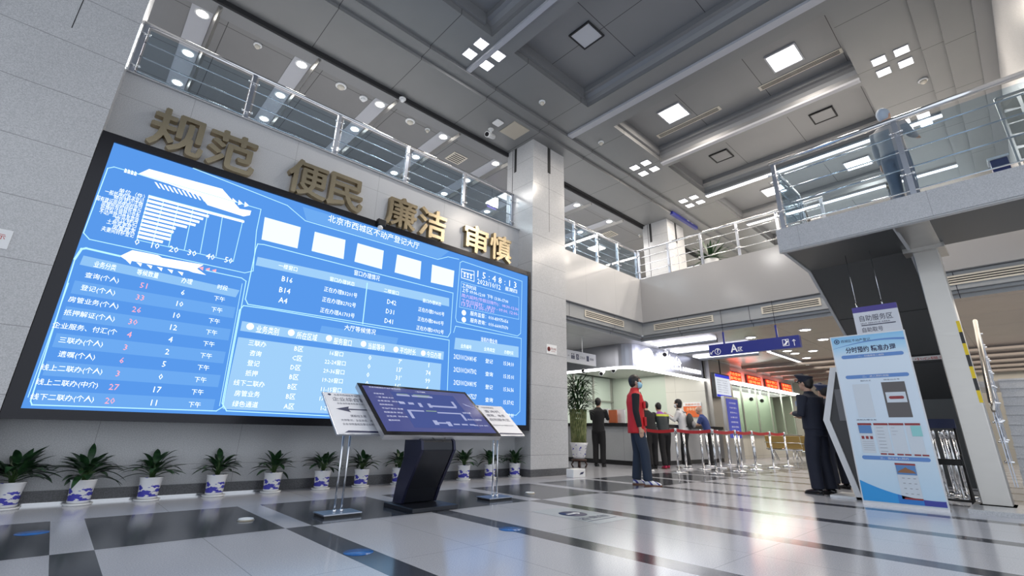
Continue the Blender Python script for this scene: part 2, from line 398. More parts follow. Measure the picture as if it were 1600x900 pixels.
_h = homog([(178, 222), (824, 432), (822, 667), (35, 633)], [(sx0, sz1), (sx1, sz1), (sx1, sz0), (sx0, sz0)])
def led(px, py, d=0.004):
    x, z = hmap(_h, px, py); return Vector((x, LY-d, z))
scr = thing('video_wall', (3.1, 6.99, 0.9), 'huge blue video wall with black frame mounted on the granite wall', 'screen')
m = MB(); fx0, fx1, fz0, fz1 = -0.395, 6.74, sz0-0.1, sz1+0.1
m.box(fx0, fx1, LY+0.01, 7.195, fz0, fz1)
m.box(fx0, sx0, LY-0.03, LY+0.02, fz0, fz1); m.box(sx1, fx1, LY-0.03, LY+0.02, fz0, fz1)
m.box(sx0, sx1, LY-0.03, LY+0.02, fz0, sz0); m.box(sx0, sx1, LY-0.03, LY+0.02, sz1, fz1)
m.build('frame', plain('black_metal_frame', (0.02, 0.02, 0.024), 0.22, 0.6), scr)
BL = (0.085, 0.27, 0.70)
m = MB(); m.box(sx0, sx1, LY, LY+0.012, sz0, sz1); m.build('display_panel', emis('screen_blue', BL, 0.95), scr)
def lm(name, col, s): return emis(name, col, s)
Lw = lm('screen_white', (0.9, 0.97, 1.0), 1.15); Lc = lm('screen_light_blue', (0.24, 0.47, 0.78), 0.95); Lh = lm('screen_row_blue', (0.13, 0.34, 0.74), 0.95)
Lt = lm('screen_table_pale', (0.30, 0.53, 0.80), 0.95); Lr = lm('screen_pink', (1.0, 0.42, 0.5), 0.95); Lcy = lm('screen_cyan_line', (0.45, 0.80, 1.0), 1.0); Lpu = lm('screen_lilac', (0.75, 0.55, 0.95), 0.95)
Lch = lm('screen_photo_pale', (0.75, 0.9, 0.97), 1.0)
def lq(mb, pts, d): mb.poly([led(x, y, d) for x, y in pts])
def lline(mb, pts, w, d=0.006):
    P = [led(x, y, d) for x, y in pts]
    for a, b in zip(P, P[1:]):
        t = (b-a); L_ = t.length
        if L_ < 1e-6: continue
        t /= L_; n = Vector((-t.z, 0, t.x))*w*0.26; e = t*w*0.3
        mb.poly([a-e-n, b+e-n, b+e+n, a-e+n])
def ltext(mb, s, px, py, hh, px2=None, bold=0.0, d=0.008, align='l', asp=0.92):
    """text on the screen: base-left corner at photo pixel (px, py), hh metres tall, up to px2 when given"""
    bold = 0.0
    vs, fs, x0, x1, y0, y1 = text_geo(s, bold, 1)
    o = led(px, py, d)
    if px2: wd = abs(led(*px2, d).x-o.x)
    else: wd = (x1-x0)*hh/max(y1-y0, 0.5)*asp
    if align == 'c': o = o-Vector((wd/2, 0, 0))
    put_text(mb, s, o, (1, 0, 0), (0, 0, 1), wd, hh, bold, 1)
# pale areas first
A = MB()
A.mi = 0
for q in [((131, 397), (372, 452), (366, 463), (125, 411))]: lq(A, q, 0.002)
A.mi = 2
lq(A, ((400, 400), (700, 466), (700, 479), (397, 413)), 0.002)                      # counter table header
lq(A, ((376, 500), (692, 550), (691, 563), (373, 515)), 0.002)
lq(A, ((370, 525), (688, 569), (684, 655), (346, 637)), 0.002)                       # big pale table
lq(A, ((710, 528), (810, 543), (810, 560), (708, 546)), 0.002)
A.mi = 1
z_rows = [(124, 423, 369, 473), (114, 461, 364, 502), (104, 500, 360, 531), (88, 535, 353, 560), (78, 568, 348, 588), (68, 605, 343, 622)]
L0, L1 = (131, 397), (50, 628); R0, R1 = (372, 452), (338, 636)
for i in range(1, 11):
    if i % 2: continue
    def lerp(a, b, t): return (a[0]+(b[0]-a[0])*t, a[1]+(b[1]-a[1])*t)
    za, zb = led(*L0).z, led(*L1).z
    def rowpt(t, right):
        z = za+(zb-za)*t; x = (led(*R0).x if right else led(*L0).x); return Vector((x, LY-0.002, z))
    t0, t1 = i/11, (i+1)/11
    A.poly([rowpt(t0, 0), rowpt(t0, 1), rowpt(t1, 1), rowpt(t1, 0)])
A.mi = 1; lq(A, ((470, 322), (700, 392), (684, 404), (476, 343)), 0.002); lq(A, ((500, 508), (620, 528), (617, 538), (497, 518)), 0.0025)
A.build('screen_fields', [Lc, Lh, Lt], scr)
# photo tiles with rounded pale fill, banner shapes
B = MB()
for q in [((411, 338), (467, 354), (462, 387), (406, 373)), ((489, 361), (537, 374), (534, 404), (484, 391)), ((556, 379), (597, 391), (594, 420), (551, 408)), ((618, 397), (656, 408), (654, 436), (614, 425)), ((673, 413), (708, 423), (706, 449), (671, 441))]:
    lq(B, q, 0.003)
B.mi = 1
lq(B, ((214, 271), (232, 263), (345, 294), (372, 325), (390, 328), (388, 335), (378, 337), (322, 319), (312, 306), (262, 286)), 0.003)
lq(B, ((187, 398), (206, 389), (246, 397), (252, 401), (316, 412), (306, 418), (320, 428), (300, 424), (292, 421), (196, 404)), 0.003)
for k in range(11):
    x = 240+k*7.0; y = 283+k*2.05
    lq(B, ((x, y), (x+3.4, y+1.0), (x+9.5, y+10.5), (x+6.5, y+9.6)), 0.003)
for k in range(3): lq(B, ((361+k*9.5, 308+k*3), (368+k*9.5, 314.5+k*3), (360+k*9.5, 316+k*3)), 0.003)
for k in range(4): lq(B, ((195+k*5, 262+k*1.5), (198+k*5, 264+k*1.5), (197+k*5, 269+k*1.5), (193+k*5, 268+k*1.5)), 0.003)
for k in range(6): lq(B, ((196+k*16, 404+k*3.6), (205+k*16, 406+k*3.6), (203+k*16, 411+k*3.6)), 0.003)
B.mi = 2
for k in range(3): lq(B, ((316+k*10, 415+k*2), (309+k*10, 416.5+k*2), (315+k*10, 421+k*2)), 0.003)
B.build('screen_shapes', [Lch, Lw, Lr], scr)
# outlines
O_ = MB(); O_.mi = 0
lline(O_, [(166, 268), (168, 262), (178, 260), (405, 326), (398, 360), (393, 422), (380, 425), (140, 372), (131, 362), (166, 268)], 0.018)
lline(O_, [(118, 402), (128, 387), (135, 386), (186, 398)], 0.04)
lline(O_, [(118, 402), (50, 622), (52, 628), (336, 640), (346, 634), (382, 438), (375, 433), (320, 421)], 0.02)
lline(O_, [(108, 440), (46, 616)], 0.012); lline(O_, [(376, 442), (341, 632)], 0.012)
lline(O_, [(397, 388), (400, 380), (410, 381), (706, 458), (702, 520), (698, 527), (385, 474), (381, 466), (397, 388)], 0.022)
lline(O_, [(372, 483), (378, 476), (420, 482), (700, 532), (696, 650)], 0.022); lline(O_, [(372, 483), (345, 628), (352, 640), (690, 660)], 0.022)
lline(O_, [(717, 410), (721, 408), (815, 440), (813, 522), (808, 526), (712, 503), (710, 497), (717, 410)], 0.02)
lline(O_, [(707, 520), (710, 510), (814, 530), (812, 645), (806, 651), (705, 640)], 0.02)
lline(O_, [(719, 440), (810, 465), (810, 500), (716, 480), (719, 440)], 0.012)
lline(O_, [(300, 262), (446, 320), (474, 344), (682, 405), (698, 401), (715, 405)], 0.02)
lline(O_, [(571, 442), (564, 505)], 0.03)
# chart frame
for k, xx in enumerate(range(6)):
    t = k/5.6; xt = 232+(359-232)*t; yt = 304+(340-304)*t; xb = 213+(350-213)*t; yb = 373+(402-373)*t
    lline(O_, [(xt, yt), (xb, yb)], 0.016)
lline(O_, [(377, 343), (362, 407)], 0.016); lline(O_, [(232, 304), (377, 343)], 0.02); lline(O_, [(213, 373), (362, 407)], 0.016)
O_.build('screen_outlines', [Lcy], scr)
Tx = MB(); Tx.mi = 0
bars = [1.0, 0.63, 0.58, 0.55, 0.52, 0.44, 0.33, 0.32, 0.3, 0.31, 0.24]
labs = ['单位（件）', '一般抵押权首次登记', '预告登记注销', '国有建设用地使用权登记', '房屋所有权转移登记', '抵押权注销登记业务', '不动产登记信息查询', '异议登记', '土地变更登记', '房屋首次', '夫妻间转移登记']
for k in range(11):
    t = (k+0.35)/11.2; xl = 232+(213-232)*t; yl = 304+(373-304)*t; xr = 377+(362-377)*t; yr = 343+(407-343)*t
    lline(Tx, [(xl+2, yl+0.5), (xl+(xr-xl)*bars[k], yl+(yr-yl)*bars[k])], 0.062, 0.009)
    s = labs[k]; w = 16+len(s)*5.0
    ltext(Tx, s, xl-6-w, yl-w*0.235+3.0, 0.062, (xl-6, yl), bold=0.03)
for k, s in enumerate(['0', '10', '20', '30', '40', '50']):
    ltext(Tx, s, 212+k*28.4, 381+k*5.7, 0.075, align='c', bold=0.03)
ltext(Tx, '北京市西城区不动产登记大厅', 509, 345, 0.125, (652, 388))
ltext(Tx, '业务分类', 146, 415, 0.075, (180, 420), bold=0.02); ltext(Tx, '等候数量', 212, 427, 0.07, (246, 431), bold=0.02)
ltext(Tx, '办理', 281, 440, 0.07, (298, 442), bold=0.02); ltext(Tx, '时段', 337, 450, 0.065, (353, 452), bold=0.02)
rows = [('查询(个人)', '51', '6'), ('登记(个人)', '33', '10'), ('房管业务(个人)', '26', '10'), ('抵押解证(个人)', '30', '12'), ('企业服务、付汇(个', '4', '4'), ('三联办(个人)', '3', '2'), ('遗嘱(个人)', '6', '5'), ('线上二联办(个人)', '3', '0'), ('线上二联办(中介)', '27', '17'), ('线下二联办(个人)', '20', '11')]
za, zb = led(131, 397).z, led(50, 628).z
xl = [led(160, 432).x, led(224, 443).x, led(285, 452).x, led(341, 464).x]
Ty = MB()
def wtext(mb, s, x, z, h, bold=0.0, d=0.008, align='c', asp=0.95):
    bold = 0.0; h *= 0.85
    vs, fs, x0, x1, y0, y1 = text_geo(s, bold, 1); wd = (x1-x0)*h/max(y1-y0, 0.5)*asp
    xx = x-wd/2 if align == 'c' else x
    put_text(mb, s, (xx, LY-d, z), (1, 0, 0), (0, 0, 1), wd, h, bold, 1)
for i, (a, b, c) in enumerate(rows):
    z = za+(zb-za)*((i+1.72)/11)
    wtext(Tx, a, xl[0], z, 0.085); wtext(Ty, b, xl[1], z, 0.075); wtext(Tx, c, xl[2], z, 0.075); wtext(Tx, '下午', xl[3], z, 0.075)
# upper middle table
ltext(Tx, '窗口办理情况', 550, 429, 0.09, (590, 439), bold=0.0)
ltext(Tx, '一楼窗口', 432, 417, 0.07, (461, 424)); ltext(Tx, '窗口办理状态', 512, 438, 0.07, (551, 445)); ltext(Tx, '二楼窗口', 597, 456, 0.07, (620, 461)); ltext(Tx, '窗口办理状态', 658, 472, 0.07, (687, 477))
for (a, pa, b, pb, pb2) in [('B16', (437, 438), '正在办理B3201号', (503, 454), (555, 463)), ('B14', (433, 455), '正在办理B2702号', (500, 470), (553, 478)), ('A4', (432, 471), '正在办理A1703号', (497, 487), (551, 494)),
                            ('D42', (602, 474), '正在办理D9605号', (651, 486), (692, 493)), ('D31', (600, 489), '正在办理D8605号', (650, 501), (691, 507)), ('D41', (598, 504), '正在办理D9702号', (648, 515), (691, 521))]:
    ltext(Tx, a, *pa, 0.075, bold=0.03); ltext(Tx, b, *pb, 0.075, pb2, bold=0.03)
# lower middle table
ltext(Tx, '大厅等候情况', 535, 515, 0.085, (584, 523), bold=0.0)
hd = [('业务类别', (397, 518), (432, 523)), ('所在区域', (460, 528), (492, 532)), ('服务窗口', (518, 537), (546, 540)), ('当前等待', (572, 545), (598, 549)), ('平均时长', (622, 552), (647, 556)), ('今日办理', (664, 558), (687, 561))]
for s, a, b in hd: ltext(Tx, s, *a, 0.10, b, bold=0.03)
for px, py in ((388, 511), (452, 521), (511, 530), (565, 539), (616, 548), (659, 554)):
    p = led(px, py, 0.008); Tx.poly([p+Vector((math.cos(a)*0.045, 0, math.sin(a)*0.045+0.02)) for a in [2*pi*k/12 for k in range(12)]])
cx_ = [led(400, 535).x, led(465, 540).x, led(524, 547).x, led(576, 555).x, led(623, 562).x, led(668, 570).x]
zt, zb2 = led(400, 535).z, led(392, 630).z
tr_ = [('三联办', 'B区', '16窗口', '0', "7'", '1'), ('咨询', 'C区', '22-24窗口', '0', "13'", '74'), ('登记', 'D区', '29-36窗口', '0', "31'", '99'), ('抵押', 'B区', '19-20窗口', '0', "16'", '4'), ('线下二联办', 'B区', '11-15窗口', '1', "20'", '37'), ('房管业务', 'B区', '17-18窗口', '0', "9'", '12'), ('绿色通道', 'A区', '1-2窗口', '0', "6'", '3')]
for i, r_ in enumerate(tr_):
    z = zt+(zb2-zt)*(i/6.0)-0.04
    for x, s in zip(cx_, r_): wtext(Tx, s, x, z, 0.085, bold=0.03)
# right column
ltext(Tx, '1 5 : 4 8 : 1 3', 744, 433, 0.135, (806, 449), bold=0.0); ltext(Tx, '2023/10/12', 744, 443, 0.10, (781, 451), bold=0.01); ltext(Tx, '星期四', 788, 454, 0.085, (807, 457), bold=0.01)
ltext(Tx, '工作时间', 720, 449, 0.085, (742, 453)); ltext(Tx, '上午 09:00-12:00  下午 13:30-17:00', 720, 456, 0.085, (793, 472), bold=0.03)
ltext(Tx, '服务监督：010-83975656', 733, 493, 0.085, (793, 506), bold=0.03); ltext(Tx, '服务咨询：010-66007070', 733, 504, 0.085, (793, 517), bold=0.03)
for px, py in ((723, 489), (723, 500)):
    p = led(px, py, 0.008); Tx.poly([p+Vector((math.cos(a)*0.05, 0, math.sin(a)*0.05)) for a in [2*pi*k/14 for k in range(14)]])
lline(Tx, [(719, 420), (719, 434), (739, 440), (739, 424), (719, 420)], 0.02, 0.009); lline(Tx, [(719, 424), (739, 430)], 0.02, 0.009)
for i in range(3):
    for j in range(2):
        p = led(724+i*5, 427.5+i*1.4+j*4, 0.009); Tx.box(p.x-0.018, p.x+0.018, p.y, p.y+0.001, p.z-0.018, p.z+0.018)
ltext(Tx, '当前办理业务', 750, 534, 0.085, (776, 538))
for s, a, b in (('业务编号', (718, 544), (735, 546)), ('业务类型', (755, 549), (772, 552)), ('办理时间', (787, 554), (801, 556))): ltext(Tx, s, *a, 0.075, b)
for i, (s, s2) in enumerate((('20231012008145', '15:34:10'), ('20231012007302', '15:35:01'), ('20231012008195', '15:36:36'), ('20231012007527', '15:37:02'), ('20231012008811', '15:38:00'))):
    ya = 561+i*20.5
    ltext(Tx, s, 707, ya, 0.085, (743, ya+2), bold=0.03); ltext(Tx, ('登记', '查询')[i % 2], 757, ya+7, 0.08, (769, ya+8), bold=0.03); ltext(Tx, s2, 786, ya+11, 0.075, (802, ya+12), bold=0.03)
Tx.build('screen_text', [Lw], scr, merge=False); Ty.build('screen_numbers', [Lr], scr, merge=False)
m = MB()
ltext(m, '周六延时(节假日除外)：08:30-12:30', 719, 465, 0.085, (809, 484), bold=0.02); ltext(m, '工作日延时：08:30 - 09:00, 12:00-', 719, 473, 0.085, (809, 491), bold=0.02); ltext(m, '13:30, 17:00-17:30', 719, 479, 0.085, (771, 488), bold=0.02)
m.build('screen_notice', [Lpu], scr, merge=False)
# speaker-like camera clipped to the top of the frame
cc = thing('clip_camera', (3.62, 6.78, fz1+0.02), 'small black camera with white ball clipped on the top edge of the video wall', 'camera')
p = at(595, 349, 'y', 6.76)
MB().box(p.x-0.07, p.x+0.07, 6.70, 6.80, p.z-0.05, p.z+0.06).build('camera_body', black_p, cc, bevel=0.01)
MB().ball(at(594, 356, 'y', 6.72), 0.045).build('ball', white_p, cc)

# ================================================================ BRASS CHARACTERS
chars = [('规', (235, 174), (318, 250)), ('范', (323, 207), (400, 272)), ('便', (450, 251), (510, 312)), ('民', (512, 272), (565, 333)), ('廉', (602, 309), (650, 360)), ('洁', (653, 327), (696, 378)), ('审', (725, 353), (760, 397)), ('慎', (763, 365), (798, 414))]
pos8 = ['first from the left', 'second from the left', 'third from the left', 'fourth from the left', 'fifth from the left', 'sixth from the left', 'seventh from the left', 'last on the right']
cxs = [0.24, 0.92, 2.05, 2.68, 3.86, 4.47, 5.62, 6.22]
def build_char(ch, i):
    u0 = at(chars[i][1][0], (chars[i][1][1]+chars[i][2][1])/2, 'y', 7.15); u1 = at(chars[i][2][0], (chars[i][1][1]+chars[i][2][1])/2, 'y', 7.15)
    xc = (u0.x+u1.x)/2
    w = 0.60; h = 0.58; z0 = 4.27
    vs, fs, x0, x1, y0, y1 = text_geo(ch, 0.0, 3)
    mb = MB(); edges = {}
    for f in fs:
        for a, b in zip(f, f[1:]+f[:1]): edges[(min(a, b), max(a, b))] = edges.get((min(a, b), max(a, b)), 0)+1
    S = w/max(x1-x0, 0.8)
    for k, (dx, dz) in enumerate([(0, 0), (0.013, 0.0), (-0.013, 0.0), (0, 0.012), (0, -0.012), (0.009, 0.009), (-0.009, -0.009)]):
        yf = 7.105-0.0004*k
        P = [(xc-w/2+(v.x-x0)*S+dx, z0+(v.y-y0)*h/(y1-y0)+dz) for v in vs]
        F_ = [mb.bm.verts.new((x, yf, z)) for x, z in P]; B_ = [mb.bm.verts.new((x, 7.2, z)) for x, z in P]
        for f in fs:
            if len(set(f)) > 2:
                g = mb.bm.faces.new([F_[q] for q in f]); g.material_index = 0
        for (a, b), c in edges.items():
            if c == 1: mb.bm.faces.new((F_[a], F_[b], B_[b], B_[a])).material_index = 1
    o = mb.build('brass_character', [gold, gold_side], merge=False)
    tag(o, 'polished brass character %s above the video wall, %s of eight' % (ch, pos8[i]), 'lettering', 'brass characters above the video wall')
for i, c in enumerate(chars): build_char(c[0], i)

# ================================================================ LAMPS
LP = {}   # real light emitted by the lamps
def quad_lamp(cx, cy, label, wc=(1, 0.97, 0.93)):
    """cluster of four square ceiling lamps, each lamp its own thing"""
    n = 0
    for dx, nx in ((-0.21, 'near lamp'), (0.21, 'far lamp')):
        for dy, ny in ((0.17, 'left row'), (-0.17, 'right row')):
            t = thing('square_lamp', (cx+dx, cy+dy, ZC), '%s, %s, %s' % (label, ny, nx), 'ceiling lamp', 'square lamps in clusters of four')
            m = MB(); m.box(cx+dx-0.10, cx+dx+0.10, cy+dy-0.10, cy+dy+0.10, ZC-0.012, ZC-0.001); m.build('diffuser', lamp_w, t)
            m = MB()
            for a, b, c, d in ((-0.115, 0.115, -0.115, -0.1), (-0.115, 0.115, 0.1, 0.115), (-0.115, -0.1, -0.1, 0.1), (0.1, 0.115, -0.1, 0.1)):
                m.box(cx+dx+a, cx+dx+b, cy+dy+c, cy+dy+d, ZC-0.016, ZC)
            m.build('trim_ring', ceil_trim, t); n += 1
    area('lamp_light', (cx, cy, ZC-0.05), 0.6, 0.5, 60 if cx < 6 else 45, color=wc if cx < 6 else (1, 0.88, 0.74))
quad_lamp(4.32, 5.65, 'square lamp, cluster above the video wall')
quad_lamp(9.98, 5.70, 'square lamp, cluster right of the granite column')
_c = (at(1068+0, 313, 'z', ZC)+at(1085, 312, 'z', ZC))/2
quad_lamp(12.65, 5.72, 'square lamp, far cluster beside the D sign')
quad_lamp(9.98, 0.33, 'square lamp, cluster above the right balcony rail')
quad_lamp(12.6, 0.35, 'square lamp, cluster seen through the right rail')
# coffer lamps and hatches
def flush_panel(name, x, y, sx, sy, z, mat, label, cat, group=None, light=0, frame=ceil_trim):
    t = thing(name, (x, y, z), label, cat, group)
    MB().box(x-sx/2, x+sx/2, y-sy/2, y+sy/2, z-0.02, z-0.002).build('panel', mat, t)
    m = MB(); e = 0.03
    for a, b, c, d in ((-sx/2-e, sx/2+e, -sy/2-e, -sy/2), (-sx/2-e, sx/2+e, sy/2, sy/2+e), (-sx/2-e, -sx/2, -sy/2, sy/2), (sx/2, sx/2+e, -sy/2, sy/2)):
        m.box(x+a, x+b, y+c, y+d, z-0.03, z)
    m.build('frame', frame, t)
    if light: area('lamp_light', (x, y, z-0.06), sx, sy, light*0.8, color=(1, 0.89, 0.76))
    return t
ZK = ZC+0.35
flush_panel('coffer_lamp', 8.87, 4.2, 0.52, 0.5, ZK, lamp_w, 'bright rounded square lamp in the coffer, left one of the two beside the long vents', 'ceiling lamp', 'lit coffer lamps', 90)
flush_panel('coffer_lamp', 8.87, 1.81, 0.52, 0.5, ZK, lamp_w, 'bright rounded square lamp in the coffer, right one of the two beside the long vents', 'ceiling lamp', 'lit coffer lamps', 90)
flush_panel('coffer_lamp', 14.35, 3.9, 0.5, 0.55, ZK, lamp_w, 'bright square lamp beyond the strip light, left of the balcony railing end', 'ceiling lamp', 'lit coffer lamps', 60)
flush_panel('coffer_lamp', 14.35, 1.75, 0.5, 0.55, ZK, lamp_w, 'bright square lamp seen just behind the right balcony railing', 'ceiling lamp', 'lit coffer lamps', 60)
flush_panel('ceiling_hatch', 5.62, 4.2, 0.42, 0.42, ZK, plain('hatch_white', (0.5, 0.51, 0.54), 0.4), 'unlit pale square panel in the coffer near the top of the picture', 'ceiling panel', None, frame=joint_dark)
flush_panel('ceiling_hatch', 11.4, 4.2, 0.42, 0.42, ZK, ceil_plain, 'small grey square hatch in the third coffer, left one', 'ceiling panel', frame=joint_dark)
flush_panel('ceiling_hatch', 11.4, 1.8, 0.42, 0.42, ZK, ceil_plain, 'small grey square hatch in the third coffer, right one', 'ceiling panel', frame=joint_dark)
def long_vent(x0, x1, y0, y1, z, label, name='linear_vent'):
    t = thing(name, ((x0+x1)/2, (y0+y1)/2, z), label, 'vent')
    m = MB(); m.box(x0, x1, y0, y1, z-0.015, z); m.build('frame', cream, t)
    m = MB()
    for k in range(3):
        a = x0+(x1-x0)*(0.18+0.25*k); m.box(a, a+0.02, y0+0.05, y1-0.05, z-0.018, z-0.014)
    m.build('slots', joint_dark, t)
long_vent(9.36, 9.52, 3.35, 4.95, ZK, 'long narrow beige air vent in the coffer, nearer the column')
long_vent(9.36, 9.52, 0.95, 2.5, ZK, 'long narrow beige air vent in the coffer, farther right')
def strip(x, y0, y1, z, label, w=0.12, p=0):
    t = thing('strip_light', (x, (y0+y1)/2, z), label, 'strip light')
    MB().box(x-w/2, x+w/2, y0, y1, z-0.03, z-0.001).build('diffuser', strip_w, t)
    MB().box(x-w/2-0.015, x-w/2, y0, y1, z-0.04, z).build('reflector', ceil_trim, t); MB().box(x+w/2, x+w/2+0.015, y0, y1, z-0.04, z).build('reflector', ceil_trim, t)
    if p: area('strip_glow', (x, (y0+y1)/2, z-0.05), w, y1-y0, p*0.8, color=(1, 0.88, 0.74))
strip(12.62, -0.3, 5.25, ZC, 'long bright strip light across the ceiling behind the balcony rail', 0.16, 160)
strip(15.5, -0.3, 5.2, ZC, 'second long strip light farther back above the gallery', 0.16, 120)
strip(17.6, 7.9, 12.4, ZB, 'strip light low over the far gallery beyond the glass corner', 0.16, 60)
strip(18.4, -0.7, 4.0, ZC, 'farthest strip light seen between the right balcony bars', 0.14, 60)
_bs = emis('painted_slat_glow', (0.85, 0.86, 1.0), 2.2)  # reflective baffles, not lamps: their reflected glow is put in as emission
for i, (x, y0, y1) in enumerate(((12.7, 5.6, 7.4), (14.2, 5.2, 7.6), (15.7, 5.6, 7.6))):
    t = thing('lobby_reflective_slat', (x, (y0+y1)/2, ZL), 'pale reflective ceiling slat with painted-on sheen right of the glowing letters, %s' % ('nearest and widest', 'middle of three', 'farthest of three')[i], 'strip light', 'lobby reflective slats')
    MB().box(x-0.22, x+0.22, y0, y1, ZL-0.05, ZL-0.002).build('diffuser', _bs, t); MB().box(x+0.22, x+0.30, y0, y1, ZL-0.12, ZL-0.002).build('baffle', dark_metal, t)  # diffuser here is only the slat's underside, no lamp inside
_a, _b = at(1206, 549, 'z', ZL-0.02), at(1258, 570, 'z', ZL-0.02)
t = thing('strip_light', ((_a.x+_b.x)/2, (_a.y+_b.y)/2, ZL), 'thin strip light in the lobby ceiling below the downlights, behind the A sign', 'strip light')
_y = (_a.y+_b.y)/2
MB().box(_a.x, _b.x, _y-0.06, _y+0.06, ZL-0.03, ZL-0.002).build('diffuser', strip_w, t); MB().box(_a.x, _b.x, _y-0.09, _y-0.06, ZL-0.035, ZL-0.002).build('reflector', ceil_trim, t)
for x in (19.0, 20.5, 22.0, 23.5, 25.0): struct(MB().box(x, x+0.2, -3.5, 7.4, ZL-0.12, ZL).build('trim_lobby_baffle', plain('warm_baffle', (0.2, 0.17, 0.15), 0.25)))
# gallery downlights in three rows with bright edged fins
n = 0
ordn = ['first', 'second', 'third', 'fourth', 'fifth', 'sixth', 'seventh', 'eighth']
for j, y in enumerate((8.1, 9.31, 10.4)):
    for i in range(8):
        x = 0.19+1.64*i
        if 6.2 < x < 6.5: continue
        t = thing('round_downlight', (x, y, ZB), 'round lit downlight over the left gallery, %s from the left in the %s row' % (ordn[i], ('front', 'middle', 'rear')[j]), 'downlight', 'gallery downlights')
        MB().lathe([(0.085, ZB-0.018), (0.085, ZB-0.003)], (x, y, 0), 18).build('lens', lamp_down, t)
        m = MB(); m.lathe([(0.088, ZB-0.002), (0.088, ZB-0.022), (0.115, ZB-0.016), (0.12, ZB-0.001)], (x, y, 0), 18); m.build('trim_ring', white_p, t)
for i in range(8):
    x = 0.19+1.64*i
    struct(MB().prism([(x+0.14, 7.7, ZB), (x+0.19, 7.7, ZB-0.10), (x+0.24, 7.7, ZB)], (0, 4.8, 0)).build('trim_fin', steel))
    struct(MB().box(x-0.17, x+0.14, 7.7, 12.4, ZB-0.012, ZB).build('trim_channel', ceil_trim))
    if i != 4: area('gallery_lamp', (x, 9.4, ZB-0.15), 0.3, 2.6, 50)
# lobby downlights
for i, (px, py) in enumerate([(1173, 527), (1230, 548), (1258, 515), (1286, 530), (1242, 552), (1260, 559), (1273, 565), (1270, 548), (1215, 536), (1316, 548)]):
    p = at(px, py, 'z', ZL)
    if p.x > 26: continue
    t = thing('round_downlight', (p.x, p.y, ZL), 'round downlight in the warm lobby ceiling, %s' % ['just left of the A sign arrow', 'behind the arrow end of the blue A sign', 'highest, above the blue A sign end', 'nearest the dark stair soffit', 'first in the row above the officer', 'second in the row above the officer', 'third in the row above the officer', 'between the officer cap and the A sign', 'above the middle of the A sign', 'low beside the banner top'][i], 'downlight', 'lobby downlights')
    MB().lathe([(0.12, ZL-0.012), (0.12, ZL-0.002)], (p.x, p.y, 0), 18).build('lens', lamp_down, t)
    MB().lathe([(0.122, ZL-0.001), (0.122, ZL-0.018), (0.15, ZL-0.012), (0.155, ZL-0.001)], (p.x, p.y, 0), 18).build('trim_ring', white_p, t)
for x in (13.5, 16.5, 19.5, 22.5, 25.5):
    area('lobby_lamp', (x, 4.2, ZL-0.05), 2.2, 2.2, 36, color=(1, 0.9, 0.78)); area('lobby_lamp', (x, 0.2, ZL-0.05), 2.2, 2.2, 30, color=(1, 0.9, 0.78))
area('lobby_lamp', (9.8, 9.2, ZL-0.05), 1.5, 1.5, 30)
for x in (12.5, 16, 19):
    area('upper_lamp', (x, 9.5, ZB-0.1), 0.8, 2.5, 40); 
# smoke detectors, domes, cameras
def detector(px, py, z, label, r=0.06, cat='smoke detector', name='smoke_detector', mt=None):
    p = at(px, py, 'z', z)
    t = thing(name, (p.x, p.y, z), label, cat)
    MB().lathe([(r*1.2, z), (r*1.2, z-0.02), (r, z-0.03)], (p.x, p.y, 0), 16).build('base', white_p, t)
    MB().lathe([(r*0.8, z-0.03), (r*0.75, z-0.06), (r*0.4, z-0.085), (0.0001, z-0.09)], (p.x, p.y, 0), 16).build('head', mt or cream, t)
detector(403, 70, ZB, 'cream smoke detector on the gallery joint line, leftmost')
detector(533, 134, ZB, 'larger cream smoke detector on the gallery joint line left of the dome', 0.09)
detector(568, 153, ZB, 'white dome camera on the gallery joint line', 0.07, 'camera', 'dome_camera', white_p)
detector(629, 154, ZB, 'white dome camera near the hall edge of the gallery ceiling', 0.06, 'camera', 'dome_camera', white_p)
detector(641, 189, ZB, 'larger cream smoke detector right of the white dome cameras', 0.09)
detector(668, 202, ZB, 'small cream smoke detector on the gallery joint line, rightmost', 0.05)
detector(847, 159, ZC, 'cream smoke detector above the granite column', 0.06)
detector(939, 222, ZC, 'cream smoke detector right of the granite column', 0.06)
detector(1442, 125, ZC, 'white smoke detector above the right balcony handrail', 0.07)
detector(1000, 367, ZB, 'cream detector on the far gallery ceiling above the corner glass', 0.05)
def grille(px, py, z, s, label):
    p = at(px, py, 'z', z); t = thing('air_grille', (p.x, p.y, z), label, 'vent')
    MB().box(p.x-s/2, p.x+s/2, p.y-s/2, p.y+s/2, z-0.015, z-0.001).build('frame', cream, t)
    m = MB()
    for k in range(5): m.box(p.x-s*0.4, p.x+s*0.4, p.y-s*0.4+k*s*0.18, p.y-s*0.34+k*s*0.18, z-0.022, z-0.014)
    m.build('slots', joint_dark, t)
grille(713, 247, ZB, 0.42, 'square beige air grille in the left gallery ceiling')
grille(952, 366, ZB, 0.45, 'square beige air grille in the far gallery ceiling')
p = at(804, 204, 'z', ZC-0.14); t = thing('access_panel', (p.x, p.y, ZC-0.14), 'tan square access panel beside the column top', 'ceiling panel'); MB().box(p.x-0.24, p.x+0.24, p.y-0.26, p.y+0.26, ZC-0.155, ZC-0.14).build('panel', plain('tan_panel', (0.46, 0.42, 0.35), 0.5), t)
p = at(778, 191, 'z', ZC-0.14); t = thing('wireless_router', (p.x, p.y, ZC-0.14), 'white rounded wireless access point on the ceiling by the camera', 'router'); MB().box(p.x-0.10, p.x+0.10, p.y-0.1, p.y+0.1, ZC-0.18, ZC-0.14).build('case', white_p, t, bevel=0.02)
